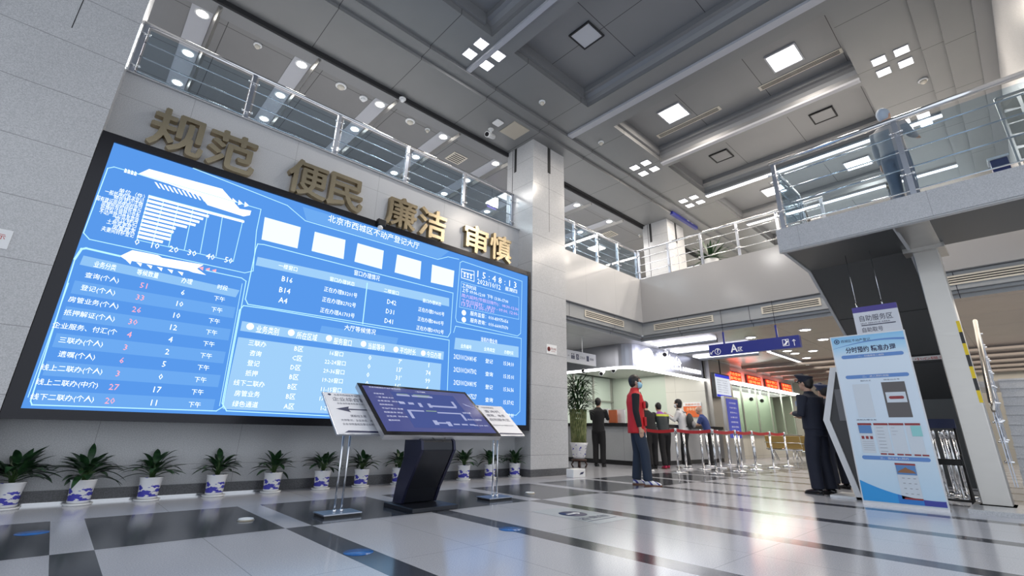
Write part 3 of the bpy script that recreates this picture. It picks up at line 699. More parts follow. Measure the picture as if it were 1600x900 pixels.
def bullet_cam(p, dirv, label, drop=0.12, s=1.0):
    t = thing('security_camera', p, label, 'camera')
    MB().tube([p, p-Vector((0, 0, drop))], 0.018*s, 8).build('bracket', white_p, t)
    MB().lathe([(0.045*s, 0), (0.045*s, -0.015)], p, 12).build('base', white_p, t)
    d = Vector(dirv).normalized(); c = p-Vector((0, 0, drop+0.03*s))
    MB().tube([c-d*0.09*s, c-d*0.085*s, c+d*0.09*s, c+d*0.11*s], [0.03*s, 0.042*s, 0.042*s, 0.046*s], 12).build('body', white_p, t)
    MB().tube([c+d*0.1*s, c+d*0.118*s], [0.036*s, 0.034*s], 12).build('lens', black_g, t)
bullet_cam(at(767, 202, 'z', ZC-0.14), (-0.9, -0.3, -0.35), 'white bullet camera hanging from the ceiling near the column top', 0.13, 1.5)

# ================================================================ BALUSTRADES
def rail_run(name, P0, P1, n, h, label, tops=True, bars=(0.2, 0.45, 0.7), glassy=True, side=0.06, post_w=0.03, r=0.032, group=None):
    """straight balustrade between floor points P0 and P1"""
    P0 = Vector(P0); P1 = Vector(P1); d = (P1-P0); L_ = Vector((d.x, d.y, 0)).length; d.normalize(); nrm = Vector((-d.y, d.x, 0)).normalized()
    t = thing(name, P0, label, 'railing', group)
    up = Vector((0, 0, h))
    MB().tube([P0+up-d*0.05, P1+up+d*0.05], r, 12).build('handrail', chrome, t)
    for b in bars: MB().tube([P0+Vector((0, 0, b*h)), P1+Vector((0, 0, b*h))], 0.011, 8).build('rod', chrome, t)
    for i in range(n+1):
        q = P0+(P1-P0)*(i/n)
        m = MB()
        for s in (-1, 1):
            a = q+nrm*0.02*s
            m.box(-post_w, post_w, -0.006, 0.006, 0, h-0.02, Matrix.Translation(a) @ Matrix.Rotation(math.atan2(d.y, d.x), 4, 'Z'))
        m.build('post', steel_blue, t)
        m = MB()
        for b in (0.25, 0.8):
            m.tube([q-nrm*0.06+Vector((0, 0, b*h)), q+nrm*0.07+Vector((0, 0, b*h))], 0.012, 8)
            for s in (-0.06, 0.06): m.ball(q+d*s-nrm*side+Vector((0, 0, b*h)), 0.02, seg=8)
            m.tube([q-d*0.06-nrm*side+Vector((0, 0, b*h)), q+d*0.06-nrm*side+Vector((0, 0, b*h))], 0.008, 6)
        m.build('bracket', chrome, t)
    if glassy:
        for i in range(n):
            a = P0+(P1-P0)*((i+0.04)/n)-nrm*side; b = P0+(P1-P0)*((i+0.96)/n)-nrm*side
            m = MB(); m.prism([a+Vector((0, 0, 0.06)), b+Vector((0, 0, 0.06)), b+Vector((0, 0, h*0.88)), a+Vector((0, 0, h*0.88))], nrm*0.012)
            m.build('glass_panel', glass_rail, t)
    return t
rail_run('glass_balustrade', (-0.37, 7.42, 5.2), (6.72, 7.42, 5.2), 5, 1.0, 'long steel and glass balustrade of the gallery above the brass characters')
rail_run('glass_balustrade', (7.92, 7.32, 5.2), (11.85, 7.32, 5.2), 4, 0.95, 'steel and glass balustrade right of the column, up to the far corner')
rail_run('glass_balustrade', (11.9, 7.25, 5.2), (11.9, 2.3, 5.2), 5, 0.95, 'far balustrade with thin rods in front of the palm and bright windows', glassy=False, bars=(0.25, 0.5, 0.75))
rail_run('glass_balustrade', (LX+0.08, 2.0, LZ), (LX+0.08, -1.15, LZ), 2, 1.18, 'near balustrade with thick chrome handrail on the right landing', bars=(0.07, 0.35, 0.57, 0.78), r=0.04, side=0.07)
rail_run('glass_balustrade', (LX+0.15, 2.02, LZ), (8.8, 2.02, LZ), 1, 1.1, 'short balustrade at the left end of the landing', glassy=True)
# sloped railing of the flight that goes down from the landing
def slope_rail(P0, P1, n, label, plates=True):
    P0 = Vector(P0); P1 = Vector(P1); d = (P1-P0).normalized()
    t = thing('stair_railing', P0, label, 'railing')
    hz = Vector((0, 0, 0.95))
    MB().tube([P0+hz-d*0.12-Vector((0, 0, 0.05)), P0+hz, P1+hz, P1+hz+Vector((0.15, 0, 0))], [0.02, 0.033, 0.033, 0.03], 12).build('handrail', chrome_dk, t)
    for b in (0.25, 0.5, 0.72): MB().tube([P0+Vector((0, 0, b)), P1+Vector((0, 0, b))], 0.011, 8).build('rod', chrome, t)
    for i in range(n+1):
        q = P0+(P1-P0)*(i/n)
        m = MB(); m.box(q.x-0.035, q.x+0.035, q.y-0.018, q.y-0.008, q.z-0.1, q.z+0.9); m.box(q.x-0.035, q.x+0.035, q.y+0.008, q.y+0.018, q.z-0.1, q.z+0.9)
        m.build('post', steel_blue, t)
        m = MB()
        for b in (0.2, 0.45, 0.7): m.tube([q+Vector((0, -0.05, b)), q+Vector((0, 0.05, b))], 0.014, 8)
        m.build('bolt', chrome, t)
slope_rail((9.3, 0.36, 0.35), (12.2, 0.36, 2.0), 6, 'stair railing with dark bronze handrail and drilled steel posts beside the steel pillar')
slope_rail((8.95, 2.02, LZ-0.1), (12.2, 2.02, 2.0), 4, 'stair railing that drops away behind the left end of the landing')
slope_rail((8.95, 0.78, LZ-0.1), (12.2, 0.78, 2.0), 4, 'stair railing behind the person on the landing')
# ================================================================ STAIRS
st = thing('staircase', (9, 0, 0), 'granite staircase with pale risers at the right edge beside the steel pillar', 'stairs')
m = MB(); m.box(8.05, 9.15, -1.6, 0.78, 0, 0.05); m.build('plinth', granite, st)
for k in range(12):
    x = 9.15+0.27*k; z = 0.155*(k+1)
    m = MB(); m.box(x, x+0.29, -1.6, 0.30, z-0.155 if k else 0.0, z); m.box(x-0.02, x+0.02, -1.6, 0.30, z-0.03, z); m.build('step', granite, st)
MB().box(12.39, 13.8, -1.6, 2.1, 1.75, 1.86).build('mid_landing', granite, st)
m = MB()
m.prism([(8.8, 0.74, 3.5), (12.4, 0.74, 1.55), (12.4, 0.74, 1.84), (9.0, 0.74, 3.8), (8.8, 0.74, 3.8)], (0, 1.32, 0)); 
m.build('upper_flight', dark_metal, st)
for y0 in (2.06, 0.70):
    m = MB(); m.prism([(LX+0.02, y0, 3.49), (8.8, y0, 3.47), (12.4, y0, 1.52), (12.4, y0, 1.84), (9.0, y0, 3.8), (LX+0.02, y0, 3.8)], (0, 0.04, 0)); m.build('stringer', sides, st)
m = MB()
for xj in (10.0, 11.3): m.box(xj, xj+0.015, 0.76, 2.04, 3.5-(xj-8.8)*0.5417-0.008, 3.5-(xj-8.8)*0.5417+0.02)
m.build('panel_joint', joint_dark, st)
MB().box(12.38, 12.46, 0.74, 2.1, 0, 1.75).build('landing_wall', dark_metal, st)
# small white and red notice on the soffit
p = at(1447, 581, 'x', 11.2)
t = thing('warning_strip', p, 'small white notice with red lettering on the dark stair soffit', 'sign')
zz = 3.5-(11.2-8.8)*0.5417-0.02
pl = Vector((11.2, 0.98, zz))
U_ = Vector((0, -1, 0)); V_ = Vector((-3.6, 0, 1.95)).normalized(); Nn = Vector((-1.95, 0, -3.6)).normalized()
m = MB(); o = pl+Nn*0.008; m.prism([o+U_*-0.32, o+U_*0.2, o+U_*0.2+V_*0.12, o+U_*-0.32+V_*0.12], Nn*0.004); m.build('plate', white_p, t)
m = MB(); put_text(m, '小心碰头', o+Nn*0.009+U_*-0.28+V_*0.02, U_, V_, 0.44, 0.08); m.build('lettering', plain('red_ink', (0.5, 0.02, 0.02), 0.5), t)
# steel clad pillar with hazard tape
t = thing('steel_pillar', (8.85, 0.54, 0), 'tall brushed steel clad pillar under the landing with hazard tape on its edge', 'pillar')
MB().box(8.74, 9.14, 0.42, 0.70, 0.05, 3.44).build('shaft', steel, t, bevel=0.01)
MB().box(8.66, 9.2, 0.33, 0.80, 3.43, 3.50).build('cap', steel, t)
m = MB(); m.box(8.7, 9.16, 0.39, 0.72, 0.0, 0.05); m.build('foot', chrome, t)
ya = plain('yellow_tape', (0.85, 0.62, 0.02), 0.5)
m = MB()
z = 1.28
for k in range(7):
    m.mi = k % 2; m.box(8.732, 8.78, 0.412, 0.448, z, z+0.155); z += 0.155
m.build('hazard_tape', [ya, black_p], t)

# ================================================================ POTTED PLANTS ALONG THE WALL
def leaf(mb, base, dirv, length, width, droop, mi=0, fold=0.25, seg=6):
    base = Vector(base); d = Vector(dirv).normalized(); side = d.cross(Vector((0, 0, 1)))
    side = side.normalized() if side.length > 1e-3 else Vector((1, 0, 0))
    pts = []; p = base.copy(); dd = d.copy()
    for i in range(seg+1):
        t = i/seg; w = width*math.sin(pi*min(1, 0.04+t*0.96))**0.8*(1-0.25*t)
        if i == seg: w = 0.0005
        up = side.cross(dd).normalized()
        pts.append((p.copy(), side*w*0.5, up*(-fold)*w*0.5))
        p = p+dd*(length/seg); dd = (dd+Vector((0, 0, -droop/seg))).normalized()
    prev = None
    for c, s_, u_ in pts:
        row = [mb.bm.verts.new(c-s_-u_), mb.bm.verts.new(c), mb.bm.verts.new(c+s_-u_)]
        if prev:
            for k in (0, 1):
                f = mb.bm.faces.new((prev[k], prev[k+1], row[k+1], row[k])); f.material_index = mi; f.smooth = True
        prev = row
def leafmat(name, c1, c2, rough=0.35):
    m, N, L, b = newmat(name)
    tc = N.new('ShaderNodeTexCoord'); n = N.new('ShaderNodeTexNoise'); n.inputs['Scale'].default_value = 14; L.new(tc.outputs['Object'], n.inputs['Vector'])
    r = N.new('ShaderNodeValToRGB'); r.color_ramp.elements[0].color = (*c1, 1); r.color_ramp.elements[1].color = (*c2, 1); r.color_ramp.elements[0].position = .4; r.color_ramp.elements[1].position = .65
    L.new(n.outputs['Fac'], r.inputs[0]); L.new(r.outputs[0], b.inputs['Base Color']); b.inputs['Roughness'].default_value = rough; return m
leaf_m = leafmat('dark_green_leaf', (0.008, 0.03, 0.012), (0.03, 0.085, 0.03))
bamboo_leaf = leafmat('bamboo_leaf', (0.01, 0.035, 0.012), (0.04, 0.09, 0.03))
def porcelain():
    m, N, L, b = newmat('blue_white_porcelain')
    tc = N.new('ShaderNodeTexCoord'); sp = N.new('ShaderNodeSeparateXYZ'); L.new(tc.outputs['Object'], sp.inputs[0])
    mp = N.new('ShaderNodeMapping'); mp.inputs['Scale'].default_value = (11, 11, 22); L.new(tc.outputs['Object'], mp.inputs[0])
    n = N.new('ShaderNodeTexNoise'); n.inputs['Scale'].default_value = 1.0; n.inputs['Detail'].default_value = 5; L.new(mp.outputs[0], n.inputs['Vector'])
    # mountains: noise above a height dependent threshold, only in a band of the pot
    a = N.new('ShaderNodeMapRange'); L.new(sp.outputs[2], a.inputs[0]); a.inputs[1].default_value = 0.05; a.inputs[2].default_value = 0.19; a.inputs[3].default_value = 0.43; a.inputs[4].default_value = 0.62
    g = N.new('ShaderNodeMath'); g.operation = 'GREATER_THAN'; L.new(n.outputs['Fac'], g.inputs[0]); L.new(a.outputs[0], g.inputs[1])
    lo = N.new('ShaderNodeMath'); lo.operation = 'GREATER_THAN'; L.new(sp.outputs[2], lo.inputs[0]); lo.inputs[1].default_value = 0.045
    mu = N.new('ShaderNodeMath'); mu.operation = 'MULTIPLY'; L.new(g.outputs[0], mu.inputs[0]); L.new(lo.outputs[0], mu.inputs[1])
    mx = N.new('ShaderNodeMix'); mx.data_type = 'RGBA'; L.new(mu.outputs[0], mx.inputs['Factor']); mx.inputs['A'].default_value = (0.72, 0.73, 0.76, 1); mx.inputs['B'].default_value = (0.06, 0.06, 0.42, 1)
    L.new(mx.outputs['Result'], b.inputs['Base Color']); b.inputs['Roughness'].default_value = 0.18; return m
porc = porcelain(); soil = plain('soil', (0.03, 0.02, 0.015), 0.9)
stem_m = plain('green_stem', (0.05, 0.10, 0.03), 0.5)
plants = [(-5, 783, 1.18, 'half cut by the left picture edge'), (123, 780, 1.12, 'second from the left, wide and bushy'), (230, 776, 1.0, 'third from the left'), (334, 770, 0.98, 'fourth from the left'), (423, 765, 0.98, 'fifth from the left'),
          (501, 762, 0.98, 'sixth, just before the left sign stand'), (563, 757, 0.92, 'seventh, right of the left stand poles'), (622, 754, 0.92, 'eighth, half hidden by the kiosk pedestal'), (724, 748, 0.98, 'first one right of the kiosk pedestal'),
          (765, 745, 0.9, 'second right of the kiosk'), (804, 742, 0.98, 'last one, beside the granite column')]
def potted(i, px, py, s, which):
    rnd = random.Random(100+i)
    p = at(px, py, 'z', 0); x = p.x*(6.98/p.y); y = 6.98
    if i == 0: x = -0.16
    t = thing('potted_plant', (x, y, 0), 'dark leafy plant in blue and white pot, %s' % which, 'plant', 'potted plants along the wall')
    ps = 0.97
    m = MB(); prof = [(0.090, 0.02), (0.096, 0.03), (0.102, 0.15), (0.112, 0.235), (0.117, 0.25), (0.109, 0.25), (0.100, 0.23)]
    m.lathe([(r*ps, z*ps) for r, z in prof], (0, 0, 0), 28); m.build('pot', porc, t, local=True)
    MB().lathe([(0.115, 0.0), (0.125, 0.018), (0.108, 0.02), (0.09, 0.014)], (0, 0, 0), 28).build('saucer', white_p, t, local=True)
    MB().lathe([(0.099*ps, 0.222), (0.0001, 0.227)], (0, 0, 0), 18).build('soil', soil, t, local=True)
    f = MB(); st_ = MB()
    nl = 46 if s > 1.05 else 38
    for k in range(nl):
        a = 2*pi*k/nl*2.4+rnd.uniform(-.4, .4); tier = k/nl
        el = math.radians(rnd.uniform(-8, 34)+tier*36)
        hh = 0.22+rnd.uniform(0.02, 0.1)+tier*0.05
        r0 = 0.03
        b = Vector((r0*math.cos(a), r0*math.sin(a), hh))
        d = Vector((math.cos(a)*math.cos(el), math.sin(a)*math.cos(el)*0.8, math.sin(el)))
        ln = rnd.uniform(0.18, 0.25)*s*(1.15 if el < 0.5 else 0.85)
        st_.tube([(0.3*b.x, 0.3*b.y, 0.21), b, b+d*0.05*s], [0.005, 0.004, 0.003], 5)
        leaf(f, b+d*0.04*s, d, ln, rnd.uniform(0.062, 0.085)*s, rnd.uniform(0.5, 1.3))
    for v in f.bm.verts: v.co.y = min(v.co.y, 0.18); v.co.x = max(-0.36-x, min(6.73-x, v.co.x))
    f.build('foliage', leaf_m, t, local=True, merge=False); st_.build('stem', stem_m, t, local=True)
for i, (a, b, c, d) in enumerate(plants): potted(i, a, b, c, d)

# ================================================================ TOUCH KIOSK
k = thing('information_kiosk', (3.25, 4.9, 0), 'black touch screen kiosk with slanted floor plan display between two sign stands', 'kiosk')
A0, A1 = Vector((2.465, 4.55, 0.745)), Vector((4.045, 4.55, 0.74)); vb = (Vector((0, 0.78, 0.555))).normalized(); hb = 0.955
nb = Vector((1, 0, 0)).cross(vb).normalized()      # towards the viewer, up
if nb.z < 0: nb = -nb
ux = Vector((1, 0, 0))
def slab(mb, o, U_, w, V_, h, N_, th):
    mb.prism([o, o+U_*w, o+U_*w+V_*h, o+V_*h], N_*th)
m = MB(); slab(m, A0, ux, 1.58, vb, hb, -nb, 0.055); m.build('screen_housing', plain('silver_housing', (0.5, 0.5, 0.52), 0.3, 0.7), k)
m = MB(); slab(m, A0+nb*0.002, ux, 1.58, vb, hb, nb, 0.006); m.build('bezel', black_g, k)
S0 = A0+ux*0.045+vb*0.05+nb*0.0095; sw, sh = 1.49, 0.855
dsp = MB(); slab(dsp, S0, ux, sw, vb, sh, nb, 0.001)
kd = plain('kiosk_screen_blue', (0.03, 0.035, 0.10), 0.12, emit=0.32, ecol=(0.11, 0.13, 0.42)); dsp = dsp.build('display', kd, k)
def kp(u, v, d=0.003): return S0+ux*(u*sw)+vb*(v*sh)+nb*d
def kq(mb, u0, u1, v0, v1, d=0.003): mb.poly([kp(u0, v0, d), kp(u1, v0, d), kp(u1, v1, d), kp(u0, v1, d)])
m = MB(); m.mi = 0
for q in [(0.26, 0.38, 0.80, 0.84), (0.40, 0.60, 0.80, 0.84), (0.24, 0.29, 0.60, 0.65), (0.32, 0.37, 0.60, 0.65), (0.41, 0.44, 0.55, 0.65), (0.50, 0.53, 0.55, 0.65), (0.53, 0.78, 0.57, 0.61), (0.765, 0.79, 0.60, 0.74), (0.27, 0.42, 0.44, 0.47), (0.27, 0.295, 0.28, 0.45), (0.54, 0.78, 0.42, 0.45), (0.765, 0.79, 0.27, 0.42),
          (0.44, 0.48, 0.15, 0.25), (0.56, 0.60, 0.13, 0.23), (0.48, 0.56, 0.18, 0.21), (0.62, 0.68, 0.16, 0.19), (0.70, 0.76, 0.16, 0.19), (0.78, 0.83, 0.16, 0.19)]: kq(m, *q)
m.poly([kp(0.90, 0.66), kp(0.98, 0.60), kp(0.88, 0.72)])
m.mi = 1
for q in [(0.27, 0.37, 0.845, 0.855), (0.42, 0.58, 0.845, 0.858), (0.44, 0.54, 0.455, 0.47), (0.45, 0.55, 0.80, 0.81)]: kq(m, *q, 0.0035)
m.mi = 2
for q in [(0.22, 0.84, 0.50, 0.905), (0.24, 0.86, 0.08, 0.49)]: kq(m, *q, 0.002)
m.build('plan_shapes', [emis('plan_grey', (0.42, 0.46, 0.72), 0.75), emis('plan_green', (0.35, 0.5, 0.3), 0.8), emis('plan_area', (0.10, 0.14, 0.42), 0.55)], k)
m = MB()
rows_ = ['本层导览', '一层 服务大厅', '业务咨询  综合窗口', '自助服务区', '不动产登记 受理', '档案查询 领证', '卫生间  饮水处', '服务时间']
for i, s in enumerate(rows_): put_text(m, s, kp(0.06, 0.80-i*0.085, 0.004), ux, vb, 0.03*len(s)*1.1, 0.026)
put_text(m, '北京市西城区不动产登记大厅', kp(0.05, 0.955, 0.004), ux, vb, 0.42, 0.028)
put_text(m, '当前位置', kp(0.80, 0.44, 0.004), ux, vb, 0.13, 0.035); put_text(m, '一层平面图', kp(0.46, 0.925, 0.004), ux, vb, 0.15, 0.025); put_text(m, '周边导览 温馨提示', kp(0.80, 0.28, 0.004), ux, vb, 0.22, 0.03); put_text(m, '楼层 业务 指引', kp(0.82, 0.15, 0.004), ux, vb, 0.22, 0.022)
m.build('screen_text', emis('plan_white', (0.75, 0.78, 0.95), 0.9), k, merge=False)
# pedestal: curved blade
pc = plain('black_pedestal', (0.015, 0.017, 0.024), 0.32, 0.3)
prof = [(4.85, 0.05), (4.78, 0.2), (4.62, 0.45), (4.53, 0.6), (4.55, 0.69), (4.62, 0.735), (4.95, 0.97), (4.88, 0.74), (4.88, 0.5), (4.97, 0.3), (5.03, 0.05)]
m = MB(); m.prism([(2.93, y, z) for y, z in prof], (0.39, 0, 0)); m.build('pedestal', pc, k, bevel=0.012)
tb = plain('blue_black_trim', (0.02, 0.022, 0.05), 0.25, 0.4)
for xx in (2.90, 3.32):
    m = MB(); m.prism([(xx, y-0.01, z) for y, z in prof], (0.03, 0, 0)); m.build('side_trim', tb, k)
MB().box(2.84, 3.41, 4.5, 5.1, 0, 0.045).build('base_plate', pc, k, bevel=0.008)
MB().tube([(3.0, 4.68, 0.80), (3.08, 4.52, 0.69), (3.2, 4.53, 0.70), (3.3, 4.68, 0.80)], 0.004, 6).build('cable', black_p, k)

# ================================================================ SLANTED SIGN STANDS
paper = plain('sign_paper', (0.72, 0.73, 0.78), 0.35); ink = plain('navy_ink', (0.02, 0.025, 0.08), 0.5)
def sign_stand(x0, y0, z0, w, h, px, py, arrow, lines, label):
    t = thing('sign_stand', (px, py, 0), label, 'sign')
    V_ = Vector((0, 0.78, 0.62)).normalized()
    N_ = ux.cross(V_).normalized()
    if N_.y > 0: N_ = -N_
    O = Vector((x0, y0, z0))
    m = MB(); slab(m, O, ux, w, V_, h, -N_, 0.02); m.build('board', plain('aluminium_board', (0.55, 0.57, 0.62), 0.3, 0.6), t)
    P_ = O+ux*0.012+V_*0.012+N_*0.001
    m = MB(); slab(m, P_, ux, w-0.024, V_, h-0.024, N_, 0.0015); sh_ = m.build('notice_sheet', paper, t)
    m = MB()
    for s, u, v, ww, hh in lines: put_text(m, s, P_+ux*(u*w)+V_*(v*h)+N_*0.003, ux, V_, ww*w, hh*h)
    if arrow:
        a = lambda u, v: P_+ux*(u*w)+V_*(v*h)+N_*0.003
        m.poly([a(0.12, 0.56), a(0.38, 0.63), a(0.35, 0.56), a(0.38, 0.49)]); m.poly([a(0.34, 0.545), a(0.88, 0.55), a(0.88, 0.57), a(0.34, 0.575)])
    a = lambda u, v: P_+ux*(u*w)+V_*(v*h)+N_*0.003
    m.poly([a(0.12, 0.015), a(0.95, 0.015), a(0.95, 0.05), a(0.2, 0.06)])
    c = a(0.1, 0.92); m.poly([c+ux*(0.018*math.cos(q))+V_*(0.018*math.sin(q)) for q in [2*pi*i/14 for i in range(14)]])
    m.build('lettering', ink, t, merge=False)
    for s in (-0.035, 0.035):
        top = Vector((px+s, py+0.01, z0+(py-y0)*V_.z/V_.y-0.012))
        MB().tube([(px+s, py, 0.03), top], 0.0095, 10).build('pole', chrome, t)
        MB().lathe([(0.02, 0.03), (0.02, 0.05), (0.012, 0.055)], (px+s, py, 0), 12).build('collar', chrome, t)
    m = MB(); m.box(px-0.19, px+0.19, py-0.13, py+0.13, 0.022, 0.032); m.build('base_plate', steel_blue, t)
    MB().box(px-0.18, px+0.18, py-0.12, py+0.12, 0, 0.022).build('base_foot', black_p, t)
sign_stand(2.06, 4.75, 0.745, 0.60, 0.69, 2.22, 4.86, True, [('北京市西城区不动产登记', 0.18, 0.895, 0.6, 0.05), ('企业综合窗口', 0.12, 0.76, 0.76, 0.1), ('企业法院查询及登记业务办理', 0.18, 0.68, 0.66, 0.045), ('请前往五层', 0.34, 0.37, 0.3, 0.06), ('大宗登记、企业综合、大额抵押', 0.14, 0.27, 0.74, 0.05), ('企业法院查档及登记业务办理窗口', 0.14, 0.18, 0.78, 0.05)], 'slanted white notice with large left arrow on twin steel poles, left of the kiosk')
sign_stand(4.16, 4.80, 0.752, 0.54, 0.63, 4.24, 4.86, False, [('北京市西城区', 0.2, 0.87, 0.42, 0.05), ('查询机', 0.22, 0.72, 0.5, 0.09), ('缴税、缴费', 0.2, 0.58, 0.6, 0.09), ('自助服务区', 0.2, 0.44, 0.66, 0.09), ('请由此前往办理登记业务', 0.15, 0.28, 0.7, 0.04)], 'slanted white notice on twin steel poles, right of the kiosk')

# ================================================================ FLOOR MARKS
def disc(mb, c, r, n=24, z=0.002):
    mb.poly([(c[0]+r*math.cos(2*pi*i/n), c[1]+r*math.sin(2*pi*i/n), z) for i in range(n)])
for (px, py), lab in (((560, 863), 'round blue floor sticker on the dark strip in front of the left sign stand'), ((797, 827), 'round blue floor sticker on the dark strip below the right sign stand'), ((50, 833), 'round blue floor sticker on the light strip below the leftmost plants')):
    c = at(px, py, 'z', 0); m = MB(); m.lathe([(0.1, 0.0005), (0.1, 0.002), (0.0001, 0.0021)], (c.x, c.y, 0), 24)
    tag(m.build('floor_sticker', plain('blue_sticker', (0.02, 0.12, 0.38), 0.25)), lab, 'sticker')
for (px, py), lab in (((384, 813), 'flat metal floor outlet with raised ring, left of the left sign stand'), ((828, 771), 'flat metal floor outlet on the dark stone near the column')):
    c = at(px, py, 'z', 0); t = thing('floor_outlet', (c.x, c.y, 0), lab, 'floor outlet')
    MB().lathe([(0.07, 0), (0.07, 0.006), (0.0001, 0.007)], (c.x, c.y, 0), 22).build('plate', plain('outlet_metal', (0.5, 0.45, 0.36), 0.35, 0.8), t)
    m = MB(); m.lathe([(0.045, 0.008), (0.062, 0.008), (0.062, 0.016), (0.045, 0.016), (0.045, 0.008)], (c.x, c.y, 0), 22); m.build('ring', white_p, t)
c = at(895, 803, 'z', 0)
t = thing('floor_guide_sticker', (c.x, c.y, 0), 'translucent floor sticker with dark arrow disc and three characters', 'sticker')
MB().box(c.x-0.25, c.x+0.25, c.y-0.52, c.y+0.36, 0.0008, 0.0016).build('film', plain('sticker_film', (0.40, 0.44, 0.47), 0.25), t)
m = MB(); m.lathe([(0.15, 0.0017), (0.15, 0.0022), (0.0001, 0.0022)], (c.x, c.y, 0), 28); m.build('arrow_disc', ink, t)
m = MB(); m.poly([(c.x-0.09, c.y+0.02, 0.0035), (c.x-0.09, c.y-0.02, 0.0035), (c.x+0.04, c.y-0.02, 0.0035), (c.x+0.04, c.y-0.06, 0.0035), (c.x+0.11, c.y, 0.0035), (c.x+0.04, c.y+0.06, 0.0035), (c.x+0.04, c.y+0.02, 0.0035)]); m.build('arrow', white_p, t)
a0 = at(906, 813, 'z', 0.0); 
m = MB(); put_text(m, '咨询台', (c.x-0.22, c.y-0.33, 0.003), (1, 0, 0), (0, 1, 0), 0.44, 0.13); m.box(c.x-0.22, c.x+0.22, c.y-0.39, c.y-0.375, 0.002, 0.003); m.build('lettering', ink, t, merge=False)

# ================================================================ SMALL NOTICES ON THE COLUMNS
p = at(862, 546, 'y', 6.745)
t = thing('no_smoking_notice', p, 'small white no smoking notice on the granite column', 'sign')
MB().box(p.x-0.16, p.x+0.16, 6.742, 6.749, p.z-0.1, p.z+0.1).build('plate', white_p, t)
m = MB(); m.lathe([(0.035, -0.0015), (0.05, -0.0015), (0.05, 0), (0.035, 0), (0.035, -0.0015)], (p.x-0.09, 6.741, p.z), 20, ax='y'); m.box(p.x-0.12, p.x-0.06, 6.739, 6.7415, p.z-0.006, p.z+0.006)
put_text(m, '禁止吸烟', (p.x-0.025, 6.740, p.z-0.01), ux, (0, 0, 1), 0.16, 0.05); put_text(m, 'NO SMOKING', (p.x-0.025, 6.740, p.z-0.05), ux, (0, 0, 1), 0.14, 0.02)
m.build('lettering', plain('red_grey_ink', (0.35, 0.08, 0.08), 0.5), t, merge=False)
p = at(3, 373, 'y', 6.745)
t = thing('wall_notice', p, 'white notice with a red mark on the left granite column, cut by the picture edge', 'sign')
MB().box(p.x-0.2, p.x+0.06, 6.742, 6.749, p.z-0.1, p.z+0.1).build('plate', white_p, t)
m = MB(); put_text(m, '提示', (p.x-0.1, 6.740, p.z-0.01), ux, (0, 0, 1), 0.12, 0.06); m.build('lettering', plain('red_ink2', (0.5, 0.02, 0.02), 0.5), t, merge=False)

# ================================================================ HANGING AND DIRECTION SIGNS
navy = plain('navy_sign_face', (0.015, 0.02, 0.16), 0.3, emit=0.12, ecol=(0.02, 0.03, 0.30)); wht = plain('white_vinyl', (0.75, 0.76, 0.8), 0.4, emit=0.15)
# A zone sign (long, along Y, hung on two rods)
X_ = 11.74
aL, aR = at(1109, 557, 'x', X_), at(1251, 541, 'x', X_); tL, tR = at(1109, 541, 'x', X_), at(1251, 521, 'x', X_)
z0, z1 = (aL.z+aR.z)/2, (tL.z+tR.z)/2; ya, yb = aR.y, aL.y
t = thing('zone_sign', (X_, (ya+yb)/2, z0), 'long blue hanging sign reading A zone with arrow and escalator symbols', 'sign')
MB().box(X_, X_+0.12, ya, yb, z0, z1).build('sign_box', navy, t)
H_ = z1-z0; dn = (0, -1, 0); upv = (0, 0, 1)
def sg(u, v): return Vector((X_-0.003, yb-u*(yb-ya), z0+v*H_))
m = MB(); put_text(m, 'A', sg(0.26, 0.12), dn, upv, 0.17, H_*0.72, bold=0.02); put_text(m, '区', sg(0.345, 0.16), dn, upv, 0.11, 0.10, bold=0.01)
put_text(m, '?', sg(0.095, 0.2), dn, upv, 0.05, 0.1, bold=0.01)
for i in range(24):
    a0_, a1_ = 2*pi*i/24, 2*pi*(i+1)/24; cc_ = sg(0.105, 0.34)
    q = lambda a, r: cc_+Vector((0, r*math.cos(a), r*math.sin(a)))
    m.poly([q(a0_, 0.065), q(a1_, 0.065), q(a1_, 0.078), q(a0_, 0.078)])
def arrow_(mb, c, ang, L_, w):
    def R_(y, z): return c+Vector((0, -(y*math.cos(ang)-z*math.sin(ang)), y*math.sin(ang)+z*math.cos(ang)))
    mb.poly([R_(-L_/2, -w/2), R_(L_/2-w, -w/2), R_(L_/2-w, w/2), R_(-L_/2, w/2)])
    mb.poly([R_(L_/2, 0), R_(L_/2-2.6*w, 2.6*w), R_(L_/2-3.6*w, 2.2*w), R_(L_/2-1.2*w, 0), R_(L_/2-3.6*w, -2.2*w), R_(L_/2-2.6*w, -2.6*w)])
arrow_(m, sg(0.035, 0.3), math.radians(225), 0.13, 0.014); arrow_(m, sg(0.945, 0.42), math.radians(90), 0.15, 0.014)
for a, b, c_, d in ((0.83, 0.895, 0.2, 0.24), (0.83, 0.895, 0.72, 0.76), (0.83, 0.835, 0.2, 0.76), (0.89, 0.895, 0.2, 0.76)):
    m.poly([sg(a, c_), sg(b, c_), sg(b, d), sg(a, d)])
m.poly([sg(0.84, 0.28), sg(0.862, 0.28), sg(0.888, 0.55), sg(0.888, 0.63), sg(0.868, 0.6), sg(0.85, 0.38), sg(0.84, 0.38)]); m.poly([sg(0.858, 0.6), sg(0.87, 0.6), sg(0.87, 0.7), sg(0.858, 0.7)])
m.build('lettering', wht, t, merge=False)
for px in (1131, 1215):
    q = at(px, 530, 'x', X_+0.06)
    MB().box(X_+0.045, X_+0.075, q.y-0.02, q.y+0.02, z1, z1+0.3).build('hanger', navy, t)
    MB().tube([(X_+0.06, q.y, z1+0.28), (X_+0.06, q.y, 3.885)], 0.006, 6).build('rod', black_p, t)
